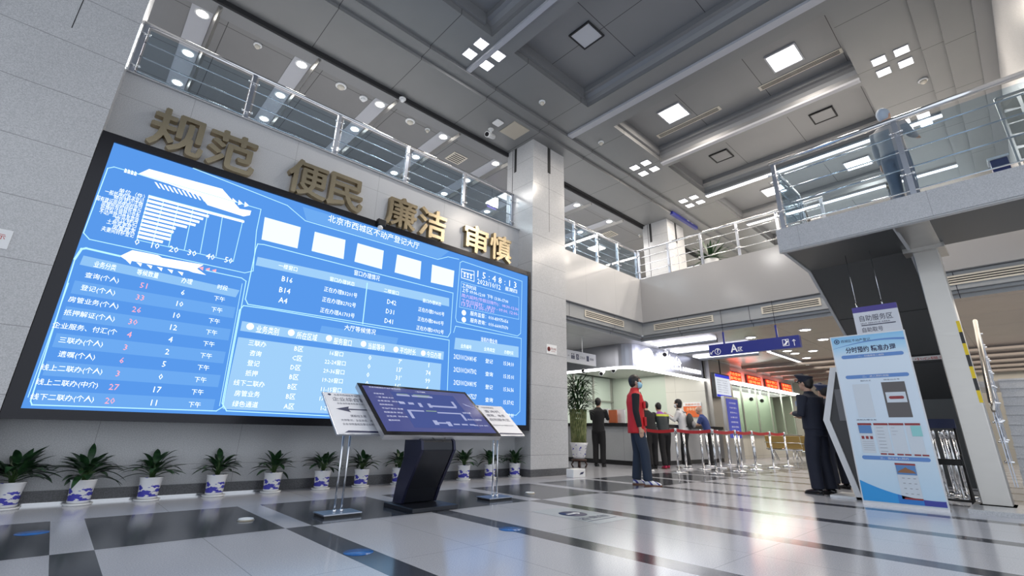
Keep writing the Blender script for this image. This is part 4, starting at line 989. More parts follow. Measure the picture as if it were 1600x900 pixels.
struct(MB().box(10.9, 12.1, 2.4, 5.4, 3.868, 3.88).build('trim_hanging_plate', bulk)) if False else None
# D zone sign on the upper ceiling (along X)
a_, b_ = at(1050, 320, 'y', 6.4), at(1089, 344, 'y', 6.4)
c_, d_ = at(1050, 333, 'y', 6.4), at(1089, 357, 'y', 6.4)
zt_, zb_ = (a_.z+b_.z)/2, (c_.z+d_.z)/2
t = thing('zone_sign', ((a_.x+b_.x)/2, 6.4, zb_), 'small blue sign reading D zone hanging under the upper ceiling', 'sign')
MB().box(a_.x, b_.x, 6.4, 6.5, zb_, zt_).build('sign_box', navy, t)
m = MB(); w_ = b_.x-a_.x; hh_ = zt_-zb_
put_text(m, 'D', (a_.x+w_*0.56, 6.397, zb_+hh_*0.25), ux, upv, w_*0.14, hh_*0.5, bold=0.02); put_text(m, '区', (a_.x+w_*0.73, 6.397, zb_+hh_*0.25), ux, upv, w_*0.08, hh_*0.22)
m.build('lettering', wht, t, merge=False)
for u in (0.25, 0.75): MB().tube([(a_.x+w_*u, 6.45, zt_), (a_.x+w_*u, 6.45, ZC-0.07)], 0.012, 6).build('rod', navy, t)
# self service sign hanging above the banner
X_ = 8.35
tL, tR = at(1331, 484, 'x', X_), at(1400, 474, 'x', X_); zt_ = (tL.z+tR.z)/2; zb_ = 1.95
t = thing('service_sign', (X_, (tL.y+tR.y)/2, zb_), 'white hanging sign for the self service zone with purple top band, above the banner', 'sign')
MB().box(X_, X_+0.05, tR.y, tL.y, zb_, zt_-0.06).build('panel', plain('sign_white', (0.68, 0.70, 0.75), 0.35), t)
MB().box(X_-0.002, X_+0.052, tR.y, tL.y, zt_-0.06, zt_+0.02).build('top_band', plain('purple_band', (0.07, 0.05, 0.28), 0.35), t)
W_ = tL.y-tR.y
def ss(u, z): return Vector((X_-0.003, tL.y-u*W_, z))
m = MB(); z = zt_-0.20
put_text(m, '自助服务区', ss(0.13, z), dn, upv, W_*0.74, 0.09, bold=0.0); put_text(m, 'SELF SERVICE AREA', ss(0.13, z-0.04), dn, upv, W_*0.66, 0.02)
m.box(X_-0.004, X_-0.002, tL.y-W_*0.9, tL.y-W_*0.14, z-0.065, z-0.052)
put_text(m, '自助取号', ss(0.14, z-0.16), dn, upv, W_*0.46, 0.07); put_text(m, 'TICKET MACHINE', ss(0.14, z-0.195), dn, upv, W_*0.42, 0.016); put_text(m, '互联网+不动产登记', ss(0.14, z-0.28), dn, upv, W_*0.66, 0.05)
m.build('lettering', plain('grey_ink', (0.06, 0.06, 0.10), 0.5), t, merge=False)
for u in (0.12, 0.7):
    q = ss(u, 0); MB().tube([(X_+0.025, q.y, zt_), (X_+0.025, q.y, 3.5)], 0.004, 6).build('wire', chrome, t); MB().tube([(X_+0.025, q.y, zt_+0.0), (X_+0.025, q.y, zt_+0.09)], 0.009, 8).build('clamp', chrome, t)
# white direction sign behind the column
Y_ = 8.3
a_, b_ = at(886, 547, 'y', Y_), at(931, 560, 'y', Y_); zt_ = 2.95; zb_ = 2.62
t = thing('direction_sign', ((a_.x+b_.x)/2, Y_, zb_), 'white hanging direction sign with toilet and stairs symbols beside the column', 'sign')
MB().box(a_.x-0.6, b_.x, Y_, Y_+0.06, zb_, zt_).build('panel', plain('sign_white2', (0.68, 0.69, 0.72), 0.35), t)
m = MB(); w_ = b_.x-a_.x
for s, u, ww, h0 in (('←', 0.02, 0.06, 0.05), ('♿', 0.30, 0.09, 0.15), ('卫生间', 0.42, 0.18, 0.07), ('楼梯', 0.78, 0.13, 0.07)): put_text(m, s, (a_.x+w_*u, Y_-0.003, (zb_+zt_)/2-h0/2+0.01), ux, upv, ww*w_, h0)
for u in (0.16, 0.22):
    m.box(a_.x+w_*u-0.03, a_.x+w_*u+0.03, Y_-0.004, Y_-0.002, zb_+0.10, zb_+0.2); m.ball((a_.x+w_*u, Y_-0.003, zb_+0.235), 0.022, sy=0.1, seg=8)
m.box(a_.x+w_*0.66, a_.x+w_*0.74, Y_-0.004, Y_-0.002, zb_+0.10, zb_+0.25)
m.build('lettering', ink, t, merge=False)
for u in (0.0, 0.55): MB().tube([(a_.x+w_*u, Y_+0.03, zt_), (a_.x+w_*u, Y_+0.03, ZL)], 0.01, 6).build('rod', white_p, t)
# vents in the bulkheads
def bulk_vent(p0, p1, zc, label):
    p0 = Vector(p0); p1 = Vector(p1); t = thing('wall_vent', ((p0.x+p1.x)/2, (p0.y+p1.y)/2, zc), label, 'vent')
    d = (p1-p0).normalized(); n_ = Vector((d.y, -d.x, 0)); n_ = n_ if n_.dot(Vector((-1, -1, 0))) > 0 else -n_
    up3 = Vector((0, 0, 1))
    m = MB(); m.prism([p0+up3*(zc-0.09), p1+up3*(zc-0.09), p1+up3*(zc+0.09), p0+up3*(zc+0.09)], n_*0.02); m.build('frame', cream, t)
    m = MB()
    for k_ in (-0.045, 0.0, 0.045): m.prism([p0+d*0.04+up3*(zc+k_-0.01), p1-d*0.04+up3*(zc+k_-0.01), p1-d*0.04+up3*(zc+k_+0.01), p0+d*0.04+up3*(zc+k_+0.01)], n_*0.024)
    m.build('slots', joint_dark, t)
q0, q1 = at(913, 488, 'y', 7.28), at(974, 508, 'y', 7.28); bulk_vent((q0.x, 7.28, 0), (q1.x, 7.28, 0), 3.70, 'long beige vent in the grey bulkhead beside the granite column')
q0, q1 = at(1022, 508, 'x', 11.88), at(1114, 492, 'x', 11.88); bulk_vent((11.88, q0.y, 0), (11.88, q1.y, 0), 3.70, 'long beige vent in the far bulkhead above the glowing desk sign')
q0, q1 = at(1189, 479, 'x', 11.88), at(1281, 462, 'x', 11.88); bulk_vent((11.88, q0.y, 0), (11.88, q1.y, 0), 3.70, 'long beige vent in the far bulkhead left of the dark stair soffit')
bulk_vent((11.88, 0.9, 0), (11.88, -0.9, 0), 3.70, 'long beige vent in the far bulkhead right of the steel pillar')

# ================================================================ RECEPTION BOOTH UNDER THE FIRST FLOOR
BXc, BYc = 11.95, 7.78
def rounded_path(x, y, r, xe, ye, n=8):
    """from (x, ye) along the left face, round the corner, along the front face to (xe, y)"""
    pts = [(x, ye)]
    for i in range(n+1):
        a = pi+(pi/2)*i/n; pts.append((x+r+r*math.cos(a), y+r+r*math.sin(a)))
    pts.append((xe, y)); return pts
def wall_from_path(mb, pts, z0, z1, th=0.06):
    for (a, b) in zip(pts, pts[1:]):
        mb.poly([(a[0], a[1], z0), (b[0], b[1], z0), (b[0], b[1], z1), (a[0], a[1], z1)])
def band(mb, outer, inner, z0, z1):
    n = len(outer)
    vo0 = [mb.bm.verts.new((x, y, z0)) for x, y in outer]; vo1 = [mb.bm.verts.new((x, y, z1)) for x, y in outer]
    vi0 = [mb.bm.verts.new((x, y, z0)) for x, y in inner]; vi1 = [mb.bm.verts.new((x, y, z1)) for x, y in inner]
    for i in range(n-1):
        for q in ((vo0[i], vo0[i+1], vo1[i+1], vo1[i]), (vi0[i+1], vi0[i], vi1[i], vi1[i+1]), (vo0[i+1], vo0[i], vi0[i], vi0[i+1]), (vo1[i], vo1[i+1], vi1[i+1], vi1[i])):
            f = mb.bm.faces.new(q); f.material_index = mb.mi
    for i in (0, n-1): mb.bm.faces.new((vo0[i], vo1[i], vi1[i], vi0[i])).material_index = mb.mi
t = thing('illuminated_canopy', (BXc, BYc, 2.68), 'grey metal canopy with rounded corner and glowing white letters over the reception desk', 'sign')
po = rounded_path(BXc, BYc, 0.55, 16.6, 11.5); pi_ = rounded_path(BXc+0.25, BYc+0.25, 0.4, 16.6, 11.5)
m = MB(); band(m, po, pi_, 2.72, ZL-0.005); m.build('canopy_fascia', brushed('canopy_metal', (0.42, 0.43, 0.48), 0.35), t)
po2 = rounded_path(BXc-0.03, BYc-0.03, 0.57, 16.6, 11.5); pi2 = rounded_path(BXc+0.12, BYc+0.12, 0.45, 16.6, 11.5)
m = MB(); band(m, po2, pi2, 2.66, 2.72); m.build('light_strip', emis('canopy_strip', (1, 1, 1), 4), t)
m = MB()
q0, q1 = at(1000, 562, 'y', BYc-0.04), at(1027, 562, 'y', BYc-0.04); rr = (q1.x-q0.x)/2*0.9
zc_ = 3.06; xc_ = (q0.x+q1.x)/2
m.lathe([(0.27, -0.02), (0.27, 0.02)], (xc_, BYc-0.04, zc_), 28, ax='y')
for s, a, b, h0 in (('咨', 1030, 1041, 0.46), ('询', 1042, 1052, 0.46), ('台', 1053, 1065, 0.44), ('INFORMATION', 1066, 1094, 0.14)):
    xa, xb_ = at(a, 570, 'y', BYc-0.04).x, at(b, 575, 'y', BYc-0.04).x
    put_text(m, s, (xa, BYc-0.05, zc_-0.22), ux, (0, 0, 1), xb_-xa, h0, bold=0.02)
m.build('glowing_letters', emis('letter_glow', (0.95, 0.95, 1.0), 2.8), t, merge=False)
area('canopy_glow', (13.6, BYc-0.5, 3.1), 3.0, 0.5, 12, rot=(math.radians(90), 0, 0), color=(0.85, 0.85, 1.0))
area('booth_lamp', (14.2, 9.7, 2.92), 4.0, 3.0, 85)
struct(MB().box(12.2, 16.6, 8.05, 11.5, 2.95, 3.0).build('ceiling_booth', plain('booth_ceiling', (0.42, 0.42, 0.38), 0.4)))
# desk
t = thing('reception_desk', (11.8, 7.4, 0), 'curved grey reception desk with black counter top under the glowing canopy', 'desk')
dx, dy = 11.55, 7.25
do = rounded_path(dx, dy, 0.6, 16.3, 11.6); di = rounded_path(dx+0.6, dy+0.6, 0.3, 16.3, 11.6)
m = MB(); band(m, do, di, 0.12, 1.0); m.build('desk_front', stone('desk_panels', (0.36, 0.37, 0.38), (0.40, 0.41, 0.42), 0.3, axes=[(0, 1.4, 0.6), (1, 1.4, 0.5)], w=0.008, jcol=(0.2, 0.2, 0.2)), t)
do2 = rounded_path(dx-0.06, dy-0.06, 0.62, 16.3, 11.6); di2 = rounded_path(dx+0.65, dy+0.65, 0.3, 16.3, 11.6)
m = MB(); band(m, do2, di2, 1.0, 1.09); m.build('counter_top', black_g, t)
m = MB(); band(m, rounded_path(dx+0.04, dy+0.04, 0.58, 16.3, 11.6), rounded_path(dx+0.5, dy+0.5, 0.3, 16.3, 11.6), 0, 0.12); m.build('plinth', black_p, t)
# booth back partitions
t = thing('glass_partition', (15.8, 11.6, 0), 'pale green glass partition with steel mullions behind the reception desk', 'partition')
MB().box(11.9, 16.5, 11.75, 11.78, 0, 2.95).build('glass_panel', plain('frosted_green_glass', (0.50, 0.57, 0.49), 0.25, emit=0.04), t)
for x in (11.9, 12.9, 14.0, 15.2, 16.4): MB().box(x, x+0.05, 11.68, 11.76, 0, 2.95).build('mullion', steel, t)
MB().box(11.9, 16.5, 11.67, 11.75, 2.0, 2.05).build('transom', steel, t)
struct(MB().box(16.5, 16.62, 7.78, 9.3, 0, 3.4).build('wall_booth_end', beige))
struct(MB().box(16.5, 16.62, 9.3, 12.9, 0, 3.4).build('wall_booth_green', plain('green_glazed_wall', (0.50, 0.56, 0.47), 0.2)))
struct(MB().box(16.62, 18.4, 7.6, 7.9, 0, 3.4).build('wall_pier', steel))
p = at(1068, 627, 'x', 16.45); p1 = at(1095, 647, 'x', 16.45)
t = thing('wall_poster', (16.45, (p.y+p1.y)/2, p1.z), 'white and orange poster on the beige wall above the reception counter', 'poster')
zt_, zb_ = 1.92, 1.42; y0_, y1_ = at(1096, 640, 'x', 16.45).y, at(1068, 640, 'x', 16.45).y
MB().box(16.46, 16.5, y0_, y1_, zb_, zt_).build('board', white_p, t)
MB().box(16.455, 16.461, y0_, y1_, zb_, zt_-0.13).build('orange_field', plain('poster_orange', (0.72, 0.14, 0.03), 0.5), t)
m = MB(); put_text(m, '办事指南', (16.45, y1_-0.12, zt_-0.28), dn, upv, (y1_-y0_)*0.6, 0.11)
m.build('lettering', plain('cream_ink', (0.9, 0.75, 0.5), 0.5), t, merge=False)
m = MB(); put_text(m, '温馨提示您', (16.45, y1_-0.06, zt_-0.10), dn, upv, (y1_-y0_)*0.85, 0.07); m.build('heading', plain('orange_ink', (0.7, 0.25, 0.1), 0.5), t, merge=False)
for i, (px, lab) in enumerate(((914, 'white security camera under the canopy, leftmost of three'), (941, 'white security camera under the canopy, middle of three'), (960, 'white security camera under the canopy, right one above the vest man'))):
    q = at(px, 576, 'y', 9.6 if i < 2 else 8.8)
    bullet_cam(Vector((q.x, q.y, 2.94)), (-1, -0.4, -0.4), lab, 0.15, 1.6)
q = at(1036, 535, 'y', 7.6); bullet_cam(Vector((q.x, 7.55, ZL)), (-1, -0.4, -0.4), 'white dome camera hanging above the glowing letters', 0.1, 1.8)
# desk items
def desk_item(name, px, py, wpx, h, mat, label, cat, y=7.55, d=0.06):
    q = at(px, py, 'y', y); q1_ = at(px+wpx, py, 'y', y)
    t = thing(name, ((q.x+q1_.x)/2, y, 1.09), label, cat)
    MB().box(q.x, q1_.x, y, y+d, 1.09, 1.09+h).build('panel', mat, t); return t, q, q1_
def desk_item2(name, px0, px1, z1, mat, label, cat, X=11.8):
    y1_, y0_ = at(px0, 650, 'x', X).y, at(px1, 650, 'x', X).y
    t = thing(name, (X, (y0_+y1_)/2, 1.09), label, cat)
    MB().box(X, X+0.05, y0_, y1_, 1.10, z1).build('panel', mat, t); MB().box(X-0.04, X+0.1, y0_+0.05, y1_-0.05, 1.09, 1.105).build('foot', black_p, t); return t
desk_item2('computer_monitor', 939, 951, 1.50, white_p, 'white back of a monitor on the desk, left of the orange card', 'monitor')
desk_item2('info_card', 951, 963, 1.46, plain('orange_card', (0.5, 0.13, 0.05), 0.5), 'orange brown upright card on the reception desk', 'card', 11.75)
desk_item2('computer_monitor', 963, 976, 1.48, white_p, 'white back of a monitor on the desk, just behind the man in red vest', 'monitor', 11.9)
for i, px in enumerate((1103, 1050)):
    q = at(px, 660, 'y', 7.5)
    tag(MB().box(q.x-0.14, q.x+0.16, 7.36, 7.58, 1.09, 1.105).build('paper_sheets', white_p), ('white papers on the counter in front of the bald man', 'white papers on the counter between the queueing customers')[i], 'paper')
# bamboo in blue white tub on a carved stand
bx, by = at(905, 722, 'y', 8.0).x, 8.0
t = thing('bamboo_plant', (bx, by, 0), 'tall leafy lucky bamboo in blue and white tub on a dark carved stand', 'plant')
m = MB()
for a in range(4):
    ca, sa = math.cos(a*pi/2+pi/4), math.sin(a*pi/2+pi/4)
    m2 = MB(); m2.tube([(0.15*ca, 0.15*sa, 0.0), (0.19*ca, 0.19*sa, 0.07), (0.13*ca, 0.13*sa, 0.16)], [0.022, 0.018, 0.022], 8); m2.build('stand_leg', plain('dark_wood', (0.05, 0.02, 0.012), 0.4), t, local=True)
MB().lathe([(0.17, 0.15), (0.19, 0.16), (0.19, 0.19), (0.16, 0.2)], (0, 0, 0), 20).build('stand_top', bpy.data.materials['dark_wood'], t, local=True)
MB().lathe([(0.13, 0.2), (0.16, 0.25), (0.20, 0.5), (0.235, 0.58), (0.22, 0.58), (0.19, 0.5)], (0, 0, 0), 26).build('tub', porc, t, local=True)
MB().lathe([(0.20, 0.52), (0.0001, 0.53)], (0, 0, 0), 18).build('soil', soil, t, local=True)
m = MB(); rnd = random.Random(5)
for i in range(26):
    a = 2*pi*i/26; r = 0.17
    m.tube([(r*math.cos(a+z_*0.9)*(1+0.25*z_), r*math.sin(a+z_*0.9)*(1+0.25*z_), 0.53+z_) for z_ in (0, 0.25, 0.5, 0.75, 0.85)], 0.019, 7)
m.build('woven_canes', leafmat('bamboo_cane', (0.10, 0.13, 0.04), (0.22, 0.24, 0.10), 0.4), t, local=True)
m = MB()
for i in range(430):
    a = rnd.uniform(0, 2*pi); zz_ = rnd.uniform(1.3, 2.15); r0 = rnd.uniform(0.05, 0.3)
    el = rnd.uniform(-0.3, 1.1)
    leaf(m, (r0*math.cos(a), r0*math.sin(a), zz_), (math.cos(a)*math.cos(el), math.sin(a)*math.cos(el), math.sin(el)), rnd.uniform(0.2, 0.34), 0.05, rnd.uniform(0.5, 1.6), seg=4)
m.build('foliage', bamboo_leaf, t, local=True, merge=False)
c = at(894, 746, 'z', 0)
t = thing('tissue_box', (c.x+0.12, c.y-0.02, 0), 'small white box with dark print on the floor at the column corner', 'box')
MB().box(c.x-0.08, c.x+0.28, c.y-0.1, c.y+0.08, 0, 0.15).build('carton', white_p, t, bevel=0.01)
m = MB(); m.prism([(c.x+0.1, c.y-0.104, 0.05), (c.x+0.2, c.y-0.104, 0.06), (c.x+0.23, c.y-0.104, 0.1), (c.x+0.14, c.y-0.104, 0.09)], (0, 0.003, 0)); m.build('print', ink, t)

# ================================================================ SERVICE WINDOWS, LED TEXT DISPLAYS AND SEATS
WY = 7.85
t = thing('service_windows', (21, WY, 0), 'row of pale green glazed service windows below red text displays', 'window counter')
MB().box(18.4, 25.8, WY+0.9, WY+0.95, 0.9, 2.7).build('rear_wall', plain('window_backdrop', (0.46, 0.49, 0.42), 0.5), t)
MB().box(18.4, 25.8, WY, WY+0.7, 0, 0.85).build('counter_front', beige, t); MB().box(18.35, 25.85, WY-0.15, WY+0.7, 0.85, 0.92).build('counter_top', plain('stone_counter', (0.2, 0.19, 0.18), 0.2), t)
for x in (18.4, 19.9, 21.4, 22.9, 24.4, 25.8): MB().box(x-0.03, x+0.03, WY+0.02, WY+0.08, 0.92, 2.75).build('mullion', steel, t)
for i in range(5): MB().box(18.45+1.5*i, 19.85+1.5*i, WY+0.04, WY+0.05, 0.95, 2.7).build('glass_panel', glass_green, t)
MB().box(18.4, 25.8, WY-0.1, WY+0.2, 2.85, ZL).build('header', plain('header_grey', (0.4, 0.38, 0.35), 0.35), t)
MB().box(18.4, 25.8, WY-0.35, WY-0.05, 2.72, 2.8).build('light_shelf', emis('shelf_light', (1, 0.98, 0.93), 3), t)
area('window_glow', (22, WY-0.3, 2.65), 6.5, 0.6, 25); area('window_inner', (22, WY+0.55, 2.75), 6.5, 0.5, 110, color=(1, 0.98, 0.9))
redt = emis('red_led', (1.0, 0.10, 0.03), 4.5)
for i, (a, b, sw_) in enumerate(((1139, 1160, ('综合受理', '请等候')), (1168, 1190, ('缴税窗口', '请等候')), (1196, 1215, ('领证窗口', '请等候')), (1220, 1236, ('查询窗口', '请等候')))):
    xa, xb_ = at(a, 595, 'y', WY-0.2).x, at(b, 600, 'y', WY-0.2).x
    t = thing('text_display', ((xa+xb_)/2, WY-0.2, 2.83), 'red glowing text display over the service windows, %s' % ('nearest, beside the hanging monitor', 'second from the hanging monitor', 'third from the hanging monitor', 'farthest one')[i], 'display', 'red text displays')
    MB().box(xa, xb_, WY-0.19, WY-0.11, 2.83, 3.2).build('case', black_p, t)
    MB().box(xa+0.03, xb_-0.03, WY-0.195, WY-0.19, 2.85, 3.18).build('led_field', emis('led_field_dim', (0.7, 0.03, 0.015), 1.0), t)
    m = MB()
    for r_, s in enumerate(sw_): put_text(m, s, (xa+0.08, WY-0.2, 3.03-0.16*r_), ux, upv, (xb_-xa)*0.88, 0.13, bold=0.02)
    m.build('red_text', redt, t, merge=False)
area('led_glow', (21.5, WY-0.35, 3.05), 6.0, 0.3, 45, rot=(math.radians(60), 0, 0), color=(1, 0.06, 0.03))
for i, px in enumerate((1172, 1188)):
    q = at(px, 618, 'y', 8.3); bullet_cam(Vector((q.x, 8.3, 2.8)), (-1, -0.5, -0.5), 'white camera hanging behind the service windows, %s' % ('left', 'right')[i], 0.3, 2.2)
# hanging information monitor and totem
t = thing('hanging_monitor', (16.9, 7.3, 2.2), 'hanging vertical screen with blue header and footer beside the steel pier', 'screen')
xa, xb_ = at(1119, 600, 'y', 7.3).x, at(1142, 603, 'y', 7.3).x
MB().box(xa-0.08, xb_, 7.32, 7.42, 2.05, 2.9).build('case', black_p, t)
MB().box(xa, xb_-0.03, 7.31, 7.32, 2.09, 2.86).build('display', emis('monitor_pale', (0.75, 0.78, 0.85), 0.8), t)
m = MB(); m.box(xa, xb_-0.03, 7.305, 7.311, 2.76, 2.86); m.box(xa, xb_-0.03, 7.305, 7.311, 2.09, 2.17); m.build('screen_bars', emis('monitor_blue', (0.05, 0.06, 0.55), 0.9), t)
m = MB()
for i in range(6): put_text(m, ('受理窗口叫号信息', '请到一号窗口')[i % 2], (xa+0.1, 7.304, 2.64-0.08*i), ux, upv, (xb_-xa)*0.7, 0.045)
m.build('screen_text', plain('grey_text', (0.25, 0.27, 0.35), 0.5), t, merge=False)
MB().tube([((xa+xb_)/2, 7.37, 2.9), ((xa+xb_)/2, 7.37, ZL)], 0.02, 8).build('pole', black_p, t)
t = thing('information_totem', (16.2, 6.8, 0), 'tall standing totem with silver frame and blue notice beside the belt posts', 'sign')
xa, xb_ = at(1137, 660, 'y', 6.8).x, at(1159, 665, 'y', 6.8).x
MB().box(xa, xb_, 6.82, 6.92, 0.0, 2.05).build('frame', brushed('totem_frame', (0.7, 0.7, 0.72), 0.3), t)
MB().box(xa+0.12, xb_-0.06, 6.812, 6.82, 0.75, 1.98).build('notice', plain('totem_blue', (0.04, 0.05, 0.30), 0.3, emit=0.25, ecol=(0.05, 0.08, 0.5)), t)
m = MB()
for i, s in enumerate(('北京市西城区', '不动产登记', '事务中心', '办事大厅', '受理流程', '服务须知', '注意事项')): put_text(m, s, (xa+0.3, 6.809, 1.82-0.15*i), ux, upv, (xb_-xa)*0.5, 0.05)
m.build('lettering', wht, t, merge=False)
# seats beyond the belts
tan_m = plain('tan_seat', (0.36, 0.24, 0.07), 0.45)
def seat_row(X, y0, n, label, mat):
    t = thing('waiting_bench', (X, y0, 0), label, 'bench', 'waiting benches')
    for i in range(n):
        ya_ = y0+0.58*i
        m = MB(); m.prism([(X-0.02, ya_, 0.42), (X+0.42, ya_, 0.45), (X+0.42, ya_, 0.48), (X-0.02, ya_, 0.46)], (0, 0.54, 0)); m.build('seat', mat, t, bevel=0.01)
        m = MB(); m.prism([(X-0.12, ya_, 0.85), (X-0.0, ya_, 0.42), (X+0.03, ya_, 0.42), (X-0.09, ya_, 0.86)], (0, 0.54, 0)); m.build('backrest', mat, t, bevel=0.01)
    MB().tube([(X+0.05, y0, 0.38), (X+0.05, y0+0.58*n, 0.38)], 0.025, 8).build('beam', chrome, t)
    MB().tube([(X-0.09, y0, 0.62), (X-0.09, y0+0.58*n, 0.62)], 0.012, 8).build('back_bar', chrome, t)
    for ya_ in (y0+0.2, y0+0.58*n-0.2):
        m = MB(); m.tube([(X-0.1, ya_, 0.02), (X+0.05, ya_, 0.38), (X+0.45, ya_, 0.02)], 0.02, 8); m.build('leg', chrome, t)
for i, (px0, px1, X, py) in enumerate(((1199, 1240, 19.5, 700), (1160, 1196, 20.6, 700), (1252, 1300, 17.2, 700))):
    yb_ = at(px0, 700, 'x', X).y; ya_ = at(px1, 700, 'x', X).y; n_ = max(2, int((yb_-ya_)/0.58))
    seat_row(X, min(yb_, 7.5)-0.58*n_, n_, ('tan waiting bench left of the officer, beyond the belt posts', 'tan waiting bench behind the red belts, farther back', 'tan waiting bench behind the police officer')[i], tan_m)

# ================================================================ BELT BARRIER POSTS
posts = [(1012, 735), (1061, 738.5), (1120, 741), (1155.5, 737.5), (1182, 734.5), (1210, 731.5), (1233, 729), (1073, 733), (1100, 734), (1127, 732), (1109, 728.5), (1141, 726.5), (1160, 729.5), (1182.5, 727)]
plab = ['directly behind the man in the red vest', 'in front row left of the white coat woman', 'front row, biggest, below the bald man', 'front row, below the blue totem', 'front row, right of the blue totem', 'front row, second from the right end', 'rightmost, at the end of the red belt', 'rear row, by the white coat woman', 'rear row, left of the biggest post', 'rear row, right of the bald man', 'rear row, behind the biggest post', 'rear row, at the steel pier', 'rear row, at the totem foot', 'rear row, farthest right']
PP = []
def make_post(x, y, lab):
    t = thing('barrier_post', (x, y, 0), 'chrome belt post %s' % lab, 'barrier post', 'chrome belt barrier posts')
    MB().lathe([(0.17, 0), (0.175, 0.015), (0.12, 0.03), (0.035, 0.045)], (0, 0, 0), 24).build('base', chrome, t, local=True)
    MB().lathe([(0.027, 0.04), (0.027, 0.84)], (0, 0, 0), 14).build('pole', chrome, t, local=True)
    MB().lathe([(0.032, 0.84), (0.034, 0.93), (0.028, 0.95), (0.0001, 0.952)], (0, 0, 0), 14).build('belt_head', chrome, t, local=True)
    return t
proto = None
for i, (px, py) in enumerate(posts):
    q = at(px, py, 'z', 0)
    if proto is None: o = make_post(q.x, q.y, plab[i]); proto = o
    else:
        o = proto.copy(); COL.objects.link(o); o.location = (q.x, q.y, 0); o['label'] = 'chrome belt post %s' % plab[i]
        for ch in proto.children:
            c_ = ch.copy(); COL.objects.link(c_); c_.parent = o
    PP.append(q)
def belt(a, b, label):
    a = Vector((a.x, a.y, 0)); b = Vector((b.x, b.y, 0)); d = (b-a).normalized(); n_ = Vector((-d.y, d.x, 0))*0.0015
    mb = MB(); N = 8; a = a+d*0.035; b = b-d*0.035
    P_ = [(a+(b-a)*(i/N), 0.905-0.03*math.sin(pi*i/N)) for i in range(N+1)]
    for (p, z), (q, z2) in zip(P_, P_[1:]):
        mb.prism([p+n_+Vector((0, 0, z-0.035)), q+n_+Vector((0, 0, z2-0.035)), q+n_+Vector((0, 0, z2+0.035)), p+n_+Vector((0, 0, z+0.035))], n_*-2)
    tag(mb.build('barrier_belt', red_belt), label, 'belt', 'red barrier belts')
bl = ['red belt between the vest man and the first chrome posts', 'red belt in front of the white coat woman', 'red belt left of the blue totem', 'red belt right of the blue totem', 'red belt between the last but one posts', 'red belt at the far right end of the barrier']
for i in range(6): belt(PP[i], PP[i+1], bl[i])

# ================================================================ ROLL-UP POSTER AND SELF SERVICE MACHINE
X_ = 8.0
py0, py1 = 0.935, 1.80; pz1 = 2.2
t = thing('banner_stand', (X_, (py0+py1)/2, 0), 'tall light blue printed banner board on the floor in front of the stair', 'banner')
MB().box(X_, X_+0.04, py0, py1, 0.02, pz1).build('board', plain('banner_edge', (0.6, 0.62, 0.65), 0.3, 0.3), t)
MB().box(X_-0.01, X_+0.10, py0, py1, 0, 0.02).build('foot', brushed('alu', (0.6, 0.6, 0.62), 0.3), t)
def bgrad():
    m, N, L, b = newmat('banner_print')
    tc = N.new('ShaderNodeTexCoord'); sp = N.new('ShaderNodeSeparateXYZ'); L.new(tc.outputs['Object'], sp.inputs[0])
    mr = N.new('ShaderNodeMapRange'); L.new(sp.outputs[2], mr.inputs[0]); mr.inputs[1].default_value = 0.0; mr.inputs[2].default_value = 2.2
    r = N.new('ShaderNodeValToRGB'); e = r.color_ramp.elements
    e[0].position = 0.0; e[0].color = (0.50, 0.70, 0.86, 1); e[1].position = 1.0; e[1].color = (0.22, 0.52, 0.80, 1)
    for p_, c_ in ((0.3, (0.62, 0.75, 0.86, 1)), (0.6, (0.66, 0.76, 0.86, 1)), (0.85, (0.68, 0.78, 0.87, 1)), (0.92, (0.40, 0.66, 0.86, 1))):
        x = e.new(p_); x.color = c_
    L.new(mr.outputs[0], r.inputs[0]); L.new(r.outputs[0], b.inputs['Base Color']); b.inputs['Roughness'].default_value = 0.35; return m
m = MB(); m.box(X_-0.004, X_-0.0005, py0+0.015, py1-0.015, 0.04, pz1-0.015); m.build('print', bgrad(), t)
PW = py1-py0
def bp(u, v, d=0.006): return Vector((X_-d, py1-u*PW, v*pz1))
def bq(mb, u0, u1, v0, v1, d=0.006): mb.poly([bp(u0, v0, d), bp(u1, v0, d), bp(u1, v1, d), bp(u0, v1, d)])
def pill(mb, u0, u1, v0, v1, d=0.006):
    r = (v1-v0)/2*pz1; a = bp(u0, (v0+v1)/2, d); b = bp(u1, (v0+v1)/2, d); pts = []
    for i in range(9): an = -pi/2+pi*i/8; pts.append(b+Vector((0, -r*math.cos(an), r*math.sin(an))))
    for i in range(9): an = pi/2+pi*i/8; pts.append(a+Vector((0, -r*math.cos(an), r*math.sin(an))))
    mb.poly(pts)
m = MB(); m.mi = 0
for u0, u1, v in ((0.14, 0.9, 0.862), (0.14, 0.9, 0.735), (0.14, 0.9, 0.26)): pill(m, u0, u1, v-0.011, v+0.011)
